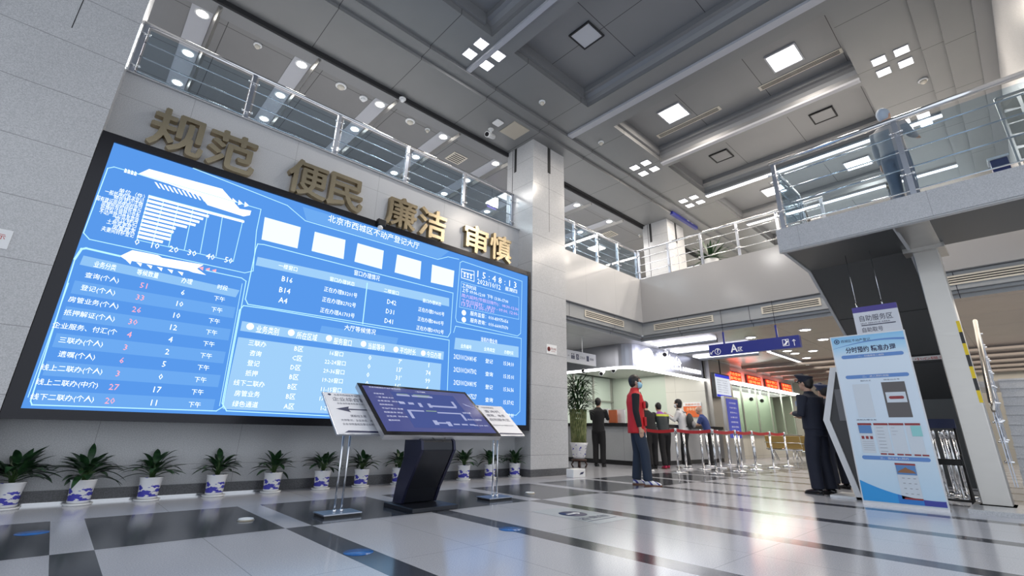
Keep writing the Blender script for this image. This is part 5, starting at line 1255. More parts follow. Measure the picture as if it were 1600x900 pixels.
# header arc
N_ = 20
for i in range(N_):
    ua, ub = i/N_, (i+1)/N_
    f = lambda u: 0.915+0.045*math.sin(u*pi*0.62+0.12)
    th = lambda u: 0.001+0.012*u
    m.poly([bp(0.02+ua*0.96, f(ua)-th(ua)), bp(0.02+ub*0.96, f(ub)-th(ub)), bp(0.02+ub*0.96, f(ub)), bp(0.02+ua*0.96, f(ua))])
m.mi = 1
wv = lambda u: 0.02+0.115*(1-u)**2+0.03*u
for i in range(N_):
    ua, ub = 0.018+0.964*i/N_, 0.018+0.964*(i+1)/N_
    m.mi = 1 if i < 9 else (2 if i < 15 else 3)
    m.poly([bp(ua, 0.02), bp(ub, 0.02), bp(ub, wv(ub)), bp(ua, wv(ua))])
m.build('blue_shapes', [plain('print_mid_blue', (0.12, 0.26, 0.58), 0.4), plain('print_azure', (0.03, 0.32, 0.72), 0.4), plain('print_blue', (0.03, 0.20, 0.58), 0.4), plain('print_indigo', (0.05, 0.06, 0.34), 0.4)], t)
m = MB(); m.mi = 0
put_text(m, '西城区不动产登记', bp(0.15, 0.955), dn, upv, PW*0.40, 0.04); put_text(m, '分时预约 精准办理', bp(0.19, 0.885), dn, upv, PW*0.66, 0.085, bold=0.02)
put_text(m, '预约方式', bp(0.30, 0.705), dn, upv, PW*0.14, 0.018); put_text(m, '微信公众号', bp(0.60, 0.705), dn, upv, PW*0.2, 0.018); put_text(m, '选择办理业务', bp(0.14, 0.472), dn, upv, PW*0.26, 0.018); put_text(m, '预约流程说明', bp(0.52, 0.215), dn, upv, PW*0.2, 0.016)
for c_, r_ in ((0.09, 0.034),):
    cc_ = bp(c_, 0.965); 
    for i in range(20):
        q = lambda a, r: cc_+Vector((-0.001, r*math.cos(a), r*math.sin(a)))
        m.poly([q(2*pi*i/20, r_), q(2*pi*(i+1)/20, r_), q(2*pi*(i+1)/20, r_*0.72), q(2*pi*i/20, r_*0.72)])
    m.poly([cc_+Vector((-0.001, r_*0.4*math.cos(2*pi*i/8), r_*0.4*math.sin(2*pi*i/8))) for i in range(8)])
m.build('navy_text', [ink], t, merge=False)
m = MB()
for s, v in (('一、 扫描微信二维码', 0.856), ('二、 进入预约流程', 0.729), ('三、 微信进入预约', 0.254)): put_text(m, s, bp(0.34, v, 0.008), dn, upv, PW*0.34, 0.026)
m.build('white_text', [white_p], t, merge=False)
# phone screens
m = MB(); m.mi = 0; bq(m, 0.18, 0.40, 0.49, 0.69); m.mi = 1; bq(m, 0.56, 0.85, 0.49, 0.695); m.mi = 0; bq(m, 0.585, 0.83, 0.575, 0.635, 0.008)
m.mi = 2; pill(m, 0.64, 0.78, 0.595, 0.612, 0.010)
m.mi = 3; u0s = (0.14, 0.345, 0.535, 0.73)
for u in u0s: m.mi = 0; bq(m, u, u+0.17, 0.285, 0.455); m.mi = 2; bq(m, u, u+0.18, 0.445, 0.457, 0.008); 
m.mi = 3; bq(m, 0.145, 0.31, 0.398, 0.444, 0.009); m.mi = 4; bq(m, 0.79, 0.91, 0.385, 0.442, 0.009)
m.mi = 2
for u in (0.16, 0.215, 0.27): bq(m, u, u+0.035, 0.365, 0.382, 0.009)
for u in (0.36, 0.45, 0.56, 0.65, 0.76, 0.85): bq(m, u, u+0.075, 0.279, 0.287, 0.009)
for i in range(8): m.mi = 5; bq(m, 0.37, 0.46, 0.43-i*0.019, 0.432-i*0.019, 0.009); bq(m, 0.555, 0.63 if i % 2 else 0.6, 0.43-i*0.019, 0.4315-i*0.019, 0.009) if i < 3 else None
for i in range(5): bq(m, 0.16, 0.30, 0.35-i*0.012, 0.3515-i*0.012, 0.009)
m.mi = 0; bq(m, 0.50, 0.74, 0.045, 0.235); m.mi = 3; bq(m, 0.505, 0.735, 0.175, 0.225, 0.009); m.mi = 6; m.poly([bp(0.51, 0.185, 0.011), bp(0.73, 0.185, 0.011), bp(0.70, 0.197, 0.011), bp(0.64, 0.208, 0.011), bp(0.62, 0.215, 0.011), bp(0.59, 0.207, 0.011), bp(0.54, 0.196, 0.011)])
m.mi = 2; bq(m, 0.50, 0.74, 0.226, 0.236, 0.009); bq(m, 0.53, 0.74, 0.045, 0.054, 0.009)
m.mi = 5
for i in range(4):
    for j in range(3): bq(m, 0.55+j*0.065, 0.58+j*0.065, 0.155-i*0.027, 0.158-i*0.027, 0.009)
m.build('screenshots', [plain('print_white', (0.62, 0.68, 0.74), 0.4), plain('print_grey', (0.11, 0.10, 0.10), 0.4), plain('print_maroon', (0.28, 0.03, 0.035), 0.4), plain('print_photo_blue', (0.10, 0.24, 0.50), 0.4), plain('print_teal', (0.28, 0.62, 0.62), 0.4), plain('print_line', (0.3, 0.32, 0.36), 0.4), plain('print_roof', (0.28, 0.13, 0.06), 0.4)], t)
# self service machine with angular white frame
t = thing('self_service_machine', (8.5, 1.6, 0), 'dark self service machine with angular white side frame behind the banner', 'machine')
outer = [(1.20, 0.0), (1.96, 0.0), (2.19, 1.06), (1.97, 1.82), (1.20, 1.82)]; inner = [(1.27, 0.07), (1.90, 0.07), (2.105, 1.06), (1.91, 1.75), (1.27, 1.75)]
XM = 8.42
m = MB()
n_ = len(outer); vo = [m.bm.verts.new((XM, y, z)) for y, z in outer]; vi = [m.bm.verts.new((XM, y, z)) for y, z in inner]; vo2 = [m.bm.verts.new((XM+0.06, y, z)) for y, z in outer]; vi2 = [m.bm.verts.new((XM+0.06, y, z)) for y, z in inner]
for i in range(n_):
    j = (i+1) % n_
    for q in ((vo[i], vo[j], vi[j], vi[i]), (vo2[j], vo2[i], vi2[i], vi2[j]), (vo[j], vo[i], vo2[i], vo2[j]), (vi[i], vi[j], vi2[j], vi2[i])): m.bm.faces.new(q)
m.build('side_frame', white_p, t)
m = MB(); m.prism([(XM+0.03, y, z) for y, z in inner], (0.55, 0, 0)); m.build('body', plain('charcoal_body', (0.035, 0.035, 0.038), 0.35), t)
m = MB(); m.prism([(XM+0.57, y, z) for y, z in outer], (0.06, 0, 0)); m.build('far_side', white_p, t)
MB().box(XM, XM+0.63, 1.1, 2.28, 0, 0.03).build('base_plate', white_p, t)
MB().box(XM+0.02, XM+0.03, 1.35, 1.98, 1.05, 1.5).build('side_panel', plain('grey_grille', (0.16, 0.16, 0.17), 0.4), t)

# ================================================================ STORED POSTS AND FOLDED CHAIR BEHIND THE BANNER
sl = ['front left', 'front middle', 'front right', 'rear left', 'rear middle', 'rear right', 'innermost']
for i, (x, y) in enumerate(((9.62, 1.34), (9.62, 0.95), (9.98, 1.15), (10.0, 1.53), (10.34, 1.32), (10.34, 0.94), (10.7, 1.12))):
    o = proto.copy(); COL.objects.link(o); o.location = (x, y, 0); o['label'] = 'stored chrome belt post between banner and steel pillar, %s' % sl[i]; o['group'] = 'stored chrome belt posts'
    for ch in proto.children:
        c_ = ch.copy(); COL.objects.link(c_); c_.parent = o
t = thing('folding_chair', (9.3, 1.05, 0), 'folded black chair with a dark blue cloth in front of the stored posts', 'chair')
for y in (1.28, 0.82):
    m = MB(); m.tube([(9.2, y, 0.0), (9.32, y, 0.5), (9.38, y, 0.98)], 0.016, 8); m.build('frame_tube', black_p, t)
    m = MB(); m.tube([(9.42, y, 0.0), (9.3, y, 0.45), (9.24, y, 0.62)], 0.016, 8); m.build('leg', black_p, t)
MB().box(9.22, 9.34, 0.82, 1.28, 0.48, 0.56).build('seat', black_p, t, bevel=0.01); MB().tube([(9.2, 0.82, 0.04), (9.2, 1.28, 0.04)], 0.014, 8).build('foot_bar', black_p, t)
m = MB(); m.prism([(9.30, 0.80, 0.97), (9.46, 0.80, 0.97), (9.40, 0.80, 1.10), (9.34, 0.80, 1.02)], (0, 0.46, 0)); m.build('cloth', plain('navy_cloth', (0.01, 0.02, 0.07), 0.8), t)

# ================================================================ UPSTAIRS: PALM, SHELF, SIGN
q = at(1112, 418, 'x', 12.5)
t = thing('potted_palm', (12.6, at(1112, 418, 'x', 12.6).y, 5.2), 'spiky green palm on the gallery behind the far balustrade', 'plant')
MB().lathe([(0.16, 0), (0.2, 0.3), (0.22, 0.36), (0.2, 0.34)], (0, 0, 0), 18).build('pot', white_p, t, local=True)
m = MB(); rnd = random.Random(9)
for i in range(46):
    a = rnd.uniform(0, 2*pi); el = rnd.uniform(0.05, 1.35); leaf(m, (0, 0, 0.36), (math.cos(a)*math.cos(el), math.sin(a)*math.cos(el), math.sin(el)), rnd.uniform(0.5, 0.78), 0.09, rnd.uniform(0.2, 0.9), seg=5)
m.build('foliage', leaf_m, t, local=True, merge=False)
MB().tube([(0, 0, 0.3), (0, 0, 0.45)], 0.04, 8).build('stem', stem_m, t, local=True)
# notice rack on the landing
t = thing('leaflet_rack', (8.55, -0.72, LZ), 'tall rack with crumpled pale leaflets on the landing behind the chrome rail', 'rack')
ya_, yb_ = -1.05, -0.62
m = MB()
for y in (ya_, yb_): m.box(8.5, 8.53, y-0.012, y+0.012, LZ, LZ+1.5)
m.box(8.5, 8.53, ya_, yb_, LZ+1.48, LZ+1.51); m.box(8.5, 8.53, ya_, yb_, LZ+0.02, LZ+0.05); m.build('frame', steel, t)
rnd = random.Random(3); lf = plain('leaflet_paper', (0.45, 0.42, 0.36), 0.7)
for i in range(7):
    for j in range(2):
        z = LZ+0.12+i*0.19; y = ya_+0.03+j*0.2
        m = MB(); m.prism([(8.5, y, z), (8.47+rnd.uniform(-.02, .02), y+0.17, z+rnd.uniform(-.02, .02)), (8.49, y+0.165, z+0.17), (8.46+rnd.uniform(-.02, .02), y+0.01, z+0.16)], (0.008, 0, 0)); m.build('leaflet', lf, t)
t = thing('blue_bin', (8.45, -0.45, LZ), 'dark blue box beside the leaflet rack on the landing', 'box')
MB().box(8.35, 8.55, -0.53, -0.36, LZ, LZ+0.55).build('case', plain('deep_blue', (0.01, 0.02, 0.12), 0.4), t, bevel=0.01)
MB().box(8.33, 8.57, -0.55, -0.34, LZ+0.55, LZ+0.58).build('lid', white_p, t)
# small lit exit plate behind the left gallery glass and a light panel
q = at(769, 321, 'y', 9.2)
t = thing('lit_plate', q, 'small purple lit plate hanging behind the gallery glass near the column', 'sign')
MB().box(q.x-0.16, q.x+0.16, q.y, q.y+0.04, q.z-0.07, q.z+0.07).build('plate', emis('purple_plate', (0.45, 0.32, 0.95), 1.0), t)
m = MB(); put_text(m, '安全出口', (q.x-0.14, q.y-0.003, q.z-0.03), ux, upv, 0.28, 0.06); m.build('lettering', wht, t, merge=False)
MB().tube([(q.x, q.y+0.02, q.z+0.07), (q.x, q.y+0.02, ZB)], 0.01, 6).build('rod', chrome, t)
flush_panel('gallery_panel_lamp', 8.25, 9.1, 0.6, 0.6, ZB, emis('soft_panel', (1, 0.99, 0.96), 1.6), 'square lit panel over the gallery just left of the column', 'ceiling lamp')

# ================================================================ PEOPLE
def remeshed(mb, vox, smooth=3):
    """merge overlapping tubes and balls into one continuous skin"""
    me = bpy.data.meshes.new('t'); bmesh.ops.recalc_face_normals(mb.bm, faces=mb.bm.faces); mb.bm.to_mesh(me); mb.bm.free()
    o = bpy.data.objects.new('t', me); COL.objects.link(o)
    r = o.modifiers.new('r', 'REMESH'); r.mode = 'VOXEL'; r.voxel_size = vox; r.use_smooth_shade = True
    s = o.modifiers.new('s', 'SMOOTH'); s.factor = 0.5; s.iterations = smooth
    dg = bpy.context.evaluated_depsgraph_get(); out = bpy.data.meshes.new_from_object(o.evaluated_get(dg))
    bpy.data.objects.remove(o); bpy.data.meshes.remove(me)
    for p in out.polygons: p.use_smooth = True
    return out
def link(me, name, mat, parent):
    me.materials.clear(); me.materials.append(mat); me.name = name
    o = bpy.data.objects.new(name, me); COL.objects.link(o); o.parent = parent; return o
def ering(mb, rings, seg=20):
    """loft of elliptical rings [(centre, rx (front-back), ry (side))]"""
    rs = []
    for c, rx, ry in rings: rs.append([mb.bm.verts.new(Vector(c)+Vector((rx*math.cos(2*pi*k/seg), ry*math.sin(2*pi*k/seg), 0))) for k in range(seg)])
    for a, b in zip(rs, rs[1:]):
        for k in range(seg): mb.bm.faces.new((a[k], a[(k+1) % seg], b[(k+1) % seg], b[k])).smooth = True
    mb.bm.faces.new(rs[0][::-1]); mb.bm.faces.new(rs[-1])
def person(loc, face, h, top, trousers, label, armL, armR, lean=0.0, stepL=0.0, stepR=0.0, sleeve=1.0, hair='short', shoe=None, head_turn=0.0, head_down=0.0, hairmat=None,
           vest=None, bag=None, cap=None, mask=None, z0=0.0, vox=0.013, build_=1.0, skirt=0.0, group=None, coat_len=0.0):
    """figure facing local +X. arms: elbow and wrist offsets from the shoulder in metres (x forward, y outward, z up)"""
    t = thing('person', (loc[0], loc[1], z0), label, 'person', group); t.rotation_euler = (0, 0, face)
    S = h/1.75; q = lambda x, y, z: Vector((x*S, y*S, z*S))
    ln = lean
    def T(x, y, z):   # bend forward above the hips
        if z > 0.93:
            dz = z-0.93; return q(x+dz*math.sin(ln), y, 0.93+dz*math.cos(ln))
        return q(x, y, z)
    B = build_; TB = 1.0+(B-1.0)*0.9
    hip = [T(0, 0.09*s, 0.92) for s in (1, -1)]
    foot = [q(st_, 0.10*s, 0.07) for s, st_ in ((1, stepL), (-1, stepR))]
    knee = [q(st_*0.55+0.03, 0.10*s, 0.50) for s, st_ in ((1, stepL), (-1, stepR))]
    sh = [T(0, 0.185*s*B, 1.43) for s in (1, -1)]
    arms = []
    for s, sp, A in ((1, sh[0], armL), (-1, sh[1], armR)):
        e = sp+Vector((A[0][0]*S, A[0][1]*S*s, A[0][2]*S)); w = sp+Vector((A[1][0]*S, A[1][1]*S*s, A[1][2]*S)); arms.append((sp, e, w))
    # ---- body
    mb = MB()
    ering(mb, [(T(0, 0, 0.86), 0.10*S*B, 0.15*S*B), (T(0, 0, 0.98), 0.11*S*B, 0.16*S*B), (T(0, 0, 1.12), 0.10*S*B, 0.14*S*B), (T(0, 0, 1.28), 0.115*S*B, 0.165*S*B), (T(0, 0, 1.40), 0.10*S*B, 0.17*S*B), (T(0, 0, 1.47), 0.06*S, 0.09*S), (T(0.01, 0, 1.51), 0.05*S, 0.055*S)])
    for i in (0, 1):
        mb.tube([hip[i], (hip[i]+knee[i])/2, knee[i], (knee[i]*0.6+foot[i]*0.4), foot[i]], [0.085*S, 0.078*S, 0.055*S, 0.055*S, 0.036*S], 12)
        mb.tube([foot[i]+Vector((-0.04, 0, -0.02))*S, foot[i]+Vector((0.06, 0, -0.035))*S, foot[i]+Vector((0.16, 0, -0.045))*S], [0.035*S, 0.034*S, 0.022*S], 10)
        a, e, w = arms[i]
        mb.tube([a, (a+e)/2, e, (e*0.7+w*0.3), w], [0.052*S, 0.045*S, 0.037*S, 0.038*S, 0.026*S], 12)
        # hand: palm, four fingers, thumb
        d = (w-e).normalized(); sd = Vector((0, 1 if i == 0 else -1, 0)); sd = (sd-d*sd.dot(d)).normalized(); nn = d.cross(sd)
        side_ = Vector((1, 0, 0)) - d*d.x; side_ = side_.normalized() if side_.length > 0.2 else Vector((0, 0, 1))
        pl = w+d*0.05*S
        mb.tube([w, pl-side_*0.0*S, pl+d*0.035*S], [0.025*S, 0.03*S, 0.03*S], 10)
        inw = -sd
        for f_ in range(4):
            off = side_*((f_-1.5)*0.0185*S); L_ = (0.068, 0.078, 0.074, 0.06)[f_]*S
            b0 = pl+d*0.04*S+off; b1 = b0+d*L_*0.5+inw*0.006*S; b2 = b1+(d*0.75+inw*0.6).normalized()*L_*0.5
            mb.tube([b0-d*0.02*S, b0, b1, b2], [0.0095*S, 0.0095*S, 0.0088*S, 0.0075*S], 7)
        th = w+d*0.03*S+side_*0.022*S
        mb.tube([th, th+(d*0.6+side_*0.7+inw*0.2).normalized()*0.035*S, th+(d*0.9+side_*0.5+inw*0.3).normalized()*0.066*S], [0.012*S, 0.0105*S, 0.0085*S], 7)
    # neck and head with face
    nk = T(0.01, 0, 1.50); hd_c = T(0.035, 0, 1.635)
    HR = Matrix.Rotation(head_turn, 3, 'Z') @ Matrix.Rotation(head_down+ln*0.6, 3, 'Y')
    H_ = lambda x, y, z: hd_c+HR @ (Vector((x, y, z))*S)
    mb.tube([nk-Vector((0, 0, 0.05*S)), nk, H_(-0.015, 0, -0.06)], [0.058*S, 0.052*S, 0.055*S], 12)
    mb.ball(H_(-0.012, 0, 0.02), 0.1*S, 0.98, 0.78, 1.02, 20, HR)                   # skull
    mb.ball(H_(0.025, 0, -0.045), 0.068*S, 1.0, 0.88, 1.05, 16, HR)                 # jaw
    mb.ball(H_(0.06, 0, -0.088), 0.026*S, 1, 1.1, 0.8, 10, HR)                      # chin
    mb.tube([H_(0.082, 0, 0.022), H_(0.097, 0, -0.006), H_(0.105, 0, -0.022), H_(0.085, 0, -0.03)], [0.008*S, 0.011*S, 0.014*S, 0.01*S], 8)   # nose
    mb.tube([H_(0.082, -0.022, -0.053), H_(0.09, 0, -0.052), H_(0.082, 0.022, -0.053)], 0.008*S, 7)     # lips
    mb.tube([H_(0.078, -0.045, 0.03), H_(0.088, -0.02, 0.035), H_(0.088, 0.02, 0.035), H_(0.078, 0.045, 0.03)], 0.009*S, 7)              # brow
    for s in (1, -1): mb.ball(H_(-0.005, 0.079*s, -0.005), 0.03*S, 0.6, 0.35, 1.05, 10, HR)          # ears
    bo = link(remeshed(mb, vox*0.75, 2), 'body', skin, t)
    for s in (1, -1):
        MB().ball(H_(0.079, 0.03*s, 0.008), 0.0105*S, 0.7, 1.2, 0.7, 8).build('eye', black_p, t, local=True)
    # ---- hair
    hm = hairmat or hair_m
    if hair != 'bald':
        m = MB()
        m.ball(H_(-0.022, 0, 0.034), 0.108*S, 1.0, 0.80, 0.98, 20, HR)
        if hair in ('short', 'bob', 'long'): m.ball(H_(-0.045, 0, -0.005), 0.088*S, 0.85, 0.86, 1.0, 16, HR)
        if hair == 'bob':
            m.ball(H_(-0.035, 0, -0.05), 0.085*S, 0.85, 1.0, 0.9, 14, HR)
        if hair == 'long':
            m.tube([H_(-0.04, 0, 0.0), H_(-0.06, 0, -0.12), H_(-0.06, 0, -0.22)], [0.08*S, 0.075*S, 0.04*S], 12)
        me = remeshed(m, vox*0.8, 2)
        # cut the face opening
        bm_ = bmesh.new(); bm_.from_mesh(me); inv = HR.inverted()
        dl = []
        for v in bm_.verts:
            l = inv @ ((v.co-hd_c)/S)
            if l.x > 0.045+0.0*l.z and l.z < 0.062: dl.append(v)
            elif l.x > 0.012 and l.z < 0.0 and abs(l.y) < 0.09: dl.append(v)
        bmesh.ops.delete(bm_, geom=dl, context='VERTS'); bm_.to_mesh(me); bm_.free()
        ho = link(me, 'hair', hm, t); sd_ = ho.modifiers.new('s', 'SOLIDIFY'); sd_.thickness = 0.008
    # ---- trousers
    m = MB()
    if skirt <= 0 or True:
        ering(m, [(T(0, 0, 0.84), 0.115*S*B, 0.16*S*B), (T(0, 0, 0.98), 0.12*S*B, 0.165*S*B), (T(0, 0, 1.04), 0.112*S*B, 0.155*S*B)])
        for i in (0, 1):
            f_ = foot[i]+Vector((0, 0, 0.01*S))
            m.tube([hip[i], (hip[i]+knee[i])/2, knee[i], (knee[i]+f_)/2, f_], [0.1*S, 0.097*S*TB, 0.082*S*TB, 0.078*S*TB, 0.076*S*TB], 14)
    link(remeshed(m, vox, 3), 'trousers', trousers, t)
    # ---- shoes
    for i in (0, 1):
        m = MB(); f_ = foot[i]
        m.tube([f_+Vector((-0.055, 0, -0.03))*S, f_+Vector((0.0, 0, -0.01))*S, f_+Vector((0.08, 0, -0.03))*S, f_+Vector((0.175, 0, -0.044))*S, f_+Vector((0.21, 0, -0.05))*S], [0.034*S, 0.046*S, 0.04*S, 0.03*S, 0.014*S], 12)
        so = link(remeshed(m, 0.01, 1), 'shoe', shoe or black_g, t)
        for v in so.data.vertices: v.co.z = max(v.co.z, 0.012*S)
        m = MB(); pts = []
        for k in range(16):
            a = 2*pi*k/16; pts.append(f_+Vector(((0.075+0.145*math.cos(a))*S, (0.045+0.004*math.cos(a))*math.sin(a)*S, -0.07*S)))
        m.prism(pts, (0, 0, 0.02*S)); m.build('sole', plain('sole_'+label[:6], (0.15, 0.06, 0.03), 0.6) if shoe else black_p, so, local=True)
    # ---- jacket or shirt
    m = MB(); bt = 0.93-coat_len
    ering(m, [(T(0, 0, bt), 0.128*S*B, 0.178*S*B), (T(0, 0, 1.0), 0.125*S*B, 0.17*S*B), (T(0, 0, 1.14), 0.122*S*B, 0.165*S*B), (T(0, 0, 1.30), 0.135*S*B, 0.185*S*B), (T(0, 0, 1.41), 0.118*S*B, 0.185*S*B), (T(0, 0, 1.475), 0.07*S, 0.10*S), (T(0.01, 0, 1.515), 0.062*S, 0.066*S)])
    for i in (0, 1):
        a, e, w = arms[i]; we = e+(w-e)*0.97 if sleeve >= 1 else (a+(e-a)*0.85)
        if sleeve >= 1: m.tube([a, (a+e)/2, e, (e+we)/2, we], [0.068*S*B, 0.062*S, 0.054*S, 0.050*S, 0.040*S], 14)
        else: m.tube([a, (a+we)/2, we], [0.068*S*B, 0.065*S, 0.064*S], 14)
    to = link(remeshed(m, vox, 3), 'jacket' if sleeve >= 1 else 'shirt', top, t)
    if vest:
        m = MB()
        ering(m, [(T(0, 0, 0.80), 0.15*S, 0.198*S), (T(0, 0, 1.0), 0.142*S, 0.188*S), (T(0, 0, 1.16), 0.138*S, 0.182*S), (T(0, 0, 1.30), 0.148*S, 0.195*S), (T(0, 0, 1.42), 0.128*S, 0.175*S), (T(0, 0, 1.485), 0.078*S, 0.11*S), (T(0.01, 0, 1.545), 0.072*S, 0.078*S)], 24)
        vo = link(remeshed(m, vox, 3), 'vest', vest, t)
        for s in (1, -1):
            for z_, hh in ((0.92, 0.14), (1.2, 0.11)):
                m = MB(); m.box(0.118*S, 0.158*S, (0.03 if s > 0 else -0.14)*S, (0.14 if s > 0 else -0.03)*S, z_*S, (z_+hh)*S)
                po_ = m.build('pocket', vest, vo, local=True, bevel=0.008)
        m = MB(); m.tube([(0.148*S, 0, 0.82*S), (0.145*S, 0, 1.1*S), (0.153*S, 0, 1.3*S), (0.10*S, 0, 1.48*S)], 0.006*S, 6); m.build('zip', plain('dark_zip', (0.1, 0.0, 0.0), 0.4), vo, local=True)
    if mask:
        m = MB(); rows2 = []
        for zz, rr in ((0.005, 0.092), (-0.03, 0.112), (-0.065, 0.108), (-0.10, 0.085)):
            rows2.append([m.bm.verts.new(H_(rr*math.cos(a)-0.002, rr*0.78*math.sin(a), zz)) for a in [math.radians(d_) for d_ in range(-75, 76, 15)]])
        for a_, b_ in zip(rows2, rows2[1:]):
            for k_ in range(len(a_)-1): m.bm.faces.new((a_[k_], a_[k_+1], b_[k_+1], b_[k_])).smooth = True
        mo = m.build('face_mask', mask, t, local=True); sd_ = mo.modifiers.new('s', 'SOLIDIFY'); sd_.thickness = 0.003
        for s in (1, -1): MB().tube([H_(0.02, 0.087*s, -0.01), H_(-0.02, 0.086*s, 0.02), H_(0.02, 0.087*s, -0.05)], 0.0025, 5).build('ear_loop', white_p, mo, local=True)
    if cap:
        m = MB()
        prof = [(0.098, 0.03), (0.100, 0.075), (0.128, 0.118), (0.125, 0.128), (0.06, 0.145), (0.0001, 0.148)]
        rr = []
        for r_, z_ in prof: rr.append([m.bm.verts.new(H_(-0.012+r_*math.cos(2*pi*k/24)*1.08+(0.02 if z_ > 0.1 else 0), r_*math.sin(2*pi*k/24)*0.92, z_+(0.02*math.cos(2*pi*k/24) if z_ > 0.1 else 0))) for k in range(24)])
        for a_, b_ in zip(rr, rr[1:]):
            for k in range(24): m.bm.faces.new((a_[k], a_[(k+1) % 24], b_[(k+1) % 24], b_[k])).smooth = True
        co = m.build('cap', cap, t, local=True)
        m = MB(); pk = [H_(0.08*math.cos(a)+0.02, 0.085*math.sin(a), 0.045) for a in [math.radians(d_) for d_ in range(-80, 81, 16)]]; pk2 = [H_(0.135*math.cos(a)+0.03, 0.085*math.sin(a), 0.028) for a in [math.radians(d_) for d_ in range(80, -81, -16)]]
        m.prism([*pk, *pk2], HR @ Vector((0, 0, 0.006))); m.build('cap_peak', black_g, co, local=True)
    if bag:
        m = MB(); m.ball((0, 0, 0), 1, 0.09*S, 0.15*S, 0.21*S, 18); 
        for v in m.bm.verts: v.co += T(-0.20, 0, 1.18)
        bo2 = m.build('backpack', bag, t, local=True)
        m = MB(); m.ball((0, 0, 0), 1, 0.05*S, 0.11*S, 0.09*S, 14)
        for v in m.bm.verts: v.co += T(-0.28, 0, 1.10)
        m.build('front_pocket', plain('bag_grey', (0.25, 0.25, 0.26), 0.6), bo2, local=True)
        for s in (1, -1): MB().tube([T(-0.13, 0.09*s, 1.05), T(-0.02, 0.12*s, 1.0), T(0.14, 0.11*s, 1.25), T(0.05, 0.10*s, 1.5), T(-0.13, 0.08*s, 1.4)], 0.014*S, 8).build('strap', bag, bo2, local=True)
    return t
navy_c = plain('navy_cloth_suit', (0.008, 0.011, 0.026), 0.75, bump=0.2, scale=40); blackc = plain('black_cloth', (0.010, 0.010, 0.012), 0.8, bump=0.2, scale=40)
jean = plain('dark_denim', (0.018, 0.030, 0.055), 0.8, bump=0.2, scale=60); redv = plain('red_vest_cloth', (0.58, 0.012, 0.018), 0.6, bump=0.15, scale=30)
DN = ((0.03, 0.05, -0.28), (0.06, 0.05, -0.54))
def face_to(x, y, deg_left):
    """heading: angle of the sight line plus deg (90 = facing picture left)"""
    return math.atan2(y, x)+math.radians(deg_left)
def sneaker():
    m, N, L, b = newmat('white_sneaker'); b.inputs['Base Color'].default_value = (0.75, 0.76, 0.8, 1); b.inputs['Roughness'].default_value = 0.45
    tc = N.new('ShaderNodeTexCoord'); w = N.new('ShaderNodeTexWave'); w.inputs['Scale'].default_value = 5.0; w.wave_type = 'BANDS'; w.bands_direction = 'DIAGONAL'; L.new(tc.outputs['Object'], w.inputs['Vector'])
    r = N.new('ShaderNodeValToRGB'); r.color_ramp.interpolation = 'CONSTANT'; r.color_ramp.elements[0].color = (0.75, 0.76, 0.8, 1); r.color_ramp.elements[1].position = 0.8; r.color_ramp.elements[1].color = (0.05, 0.06, 0.3, 1)
    L.new(w.outputs['Fac'], r.inputs[0]); L.new(r.outputs[0], b.inputs['Base Color']); return m
snk = sneaker()
V0 = (7.36, 4.76)
person(V0, face_to(*V0, -84), 1.79, blackc, jean, 'standing man in a red sleeveless vest and blue face mask, seen from the side', DN, ((-0.02, 0.05, -0.28), (0.03, 0.05, -0.54)), vest=redv, mask=plain('blue_mask', (0.30, 0.56, 0.72), 0.6), shoe=snk, stepL=-0.04, stepR=0.12, vox=0.011)
# police officer, arms folded in front, seen from behind left
P0 = (8.66, 2.38)
pol = person(P0, face_to(*P0, 62), 1.74, navy_c, navy_c, 'uniformed officer with peaked cap and arm badge, back to the camera beside the banner', ((0.02, 0.08, -0.28), (0.22, -0.10, -0.26)), ((0.02, 0.08, -0.28), (0.22, -0.10, -0.30)), cap=navy_c, stepL=0.06, stepR=-0.03, vox=0.011, build_=1.22)
MB().box(-0.135, 0.135, -0.2, 0.2, 0.985, 1.02).build('belt', black_g, pol, local=True) if False else None
m = MB(); ering(m, [((0, 0, 0.985), 0.146, 0.198), ((0, 0, 1.02), 0.146, 0.198)], 24); m.build('belt', black_g, pol, local=True)
m = MB(); m.prism([(0.03, 0.285, 1.26), (0.08, 0.285, 1.27), (0.085, 0.282, 1.33), (0.055, 0.282, 1.355), (0.02, 0.282, 1.33)], (0, 0.008, 0)); m.build('arm_badge', plain('badge_grey', (0.30, 0.35, 0.48), 0.5), pol, local=True)
P1 = (9.9, 2.48)
person(P1, face_to(*P1, 40), 1.70, navy_c, navy_c, 'second officer mostly hidden between the first officer and the banner', ((0.05, 0.06, -0.27), (0.28, 0.0, -0.26)), DN, cap=plain('cap_blue', (0.02, 0.03, 0.08), 0.6), vox=0.02)
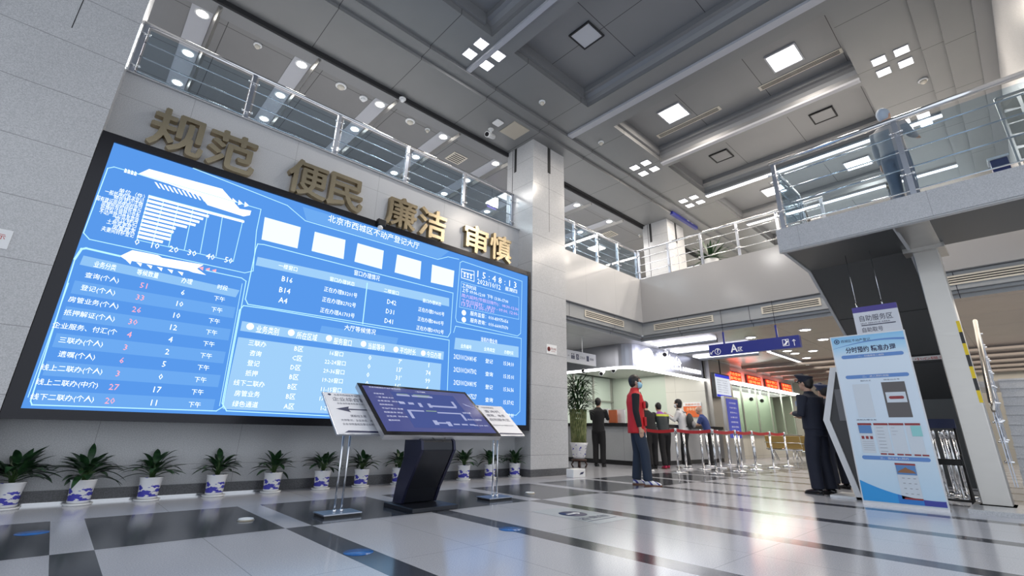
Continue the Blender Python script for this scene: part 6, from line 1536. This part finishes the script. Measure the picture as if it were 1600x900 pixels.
# customers at the desk
def on_y(px, y): 
    v = at(px, 700, 'y', y); return (v.x, v.y)
Q = on_y(936, 7.95); Q = (Q[0]+0.0, Q[1])
person(Q, face_to(*Q, -18), 1.70, blackc, blackc, 'person in dark clothes at the desk, partly behind the lucky bamboo', ((0.14, 0.04, -0.22), (0.36, -0.02, -0.20)), ((0.14, 0.04, -0.22), (0.36, -0.02, -0.20)), lean=0.05, vox=0.02, coat_len=0.08)
Q = on_y(1019, 6.75)
person(Q, face_to(*Q, 20), 1.68, blackc, blackc, 'person in black leaning on the desk just right of the vest man', ((0.16, 0.06, -0.20), (0.36, -0.02, -0.22)), ((0.16, 0.06, -0.20), (0.36, -0.02, -0.22)), lean=0.42, stepL=-0.1, stepR=0.1, vox=0.02)
def colour_jacket():
    m, N, L, b = newmat('colour_block_jacket'); tc = N.new('ShaderNodeTexCoord'); sp = N.new('ShaderNodeSeparateXYZ'); L.new(tc.outputs['Object'], sp.inputs[0])
    mr = N.new('ShaderNodeMapRange'); mr.inputs[1].default_value = 1.0; mr.inputs[2].default_value = 1.5; L.new(sp.outputs[2], mr.inputs[0])
    r = N.new('ShaderNodeValToRGB'); r.color_ramp.interpolation = 'CONSTANT'; e = r.color_ramp.elements; e[0].color = (0.02, 0.03, 0.035, 1); e[1].position = 0.52; e[1].color = (0.55, 0.62, 0.06, 1)
    x = e.new(0.64); x.color = (0.35, 0.08, 0.45, 1); x = e.new(0.85); x.color = (0.12, 0.30, 0.5, 1)
    L.new(mr.outputs[0], r.inputs[0]); L.new(r.outputs[0], b.inputs['Base Color']); b.inputs['Roughness'].default_value = 0.6; return m
Q = on_y(1040, 6.62)
person(Q, face_to(*Q, 25), 1.64, colour_jacket(), blackc, 'person in yellow, purple and dark jacket leaning at the desk with pink shoes', ((0.16, 0.06, -0.20), (0.36, 0.0, -0.18)), ((0.12, 0.06, -0.24), (0.32, 0.0, -0.22)), lean=0.35, stepL=-0.12, stepR=0.14, shoe=plain('pink_shoe', (0.55, 0.03, 0.10), 0.5), vox=0.02)
Q = on_y(1072, 6.45)
person(Q, face_to(*Q, 75), 1.72, plain('white_coat', (0.72, 0.72, 0.74), 0.7), blackc, 'woman in a white coat with dark backpack and black hair at the counter', ((0.12, 0.06, -0.24), (0.30, 0.0, -0.10)), ((0.10, 0.06, -0.25), (0.28, 0.0, -0.14)), lean=0.12, hair='bob', mask=white_p, bag=plain('dark_backpack', (0.03, 0.03, 0.032), 0.6), stepL=-0.06, stepR=0.1, shoe=white_p, vox=0.02, coat_len=0.02)
Q = on_y(1110, 6.72)
person(Q, face_to(*Q, 80), 1.66, plain('blue_polo', (0.03, 0.055, 0.20), 0.7), blackc, 'bald man in a dark blue polo shirt reading papers at the counter', ((0.12, 0.04, -0.25), (0.36, -0.04, -0.24)), ((0.12, 0.04, -0.25), (0.36, -0.04, -0.26)), lean=0.28, hair='bald', sleeve=0.5, vox=0.02)
# person on the landing
v = at(1392, 300, 'x', 7.95)
gr = plain('grey_shirt', (0.30, 0.31, 0.33), 0.7)
person((7.98, v.y-0.14), face_to(7.98, v.y, -30), 1.68, gr, plain('grey_blue_trousers', (0.14, 0.17, 0.22), 0.7), 'person in grey with light blue cap on the landing behind the chrome rail', DN, ((0.10, 0.05, -0.24), (0.30, 0.0, -0.2)), z0=LZ-0.01, hairmat=plain('pale_blue_cap', (0.35, 0.42, 0.52), 0.6), vox=0.016)
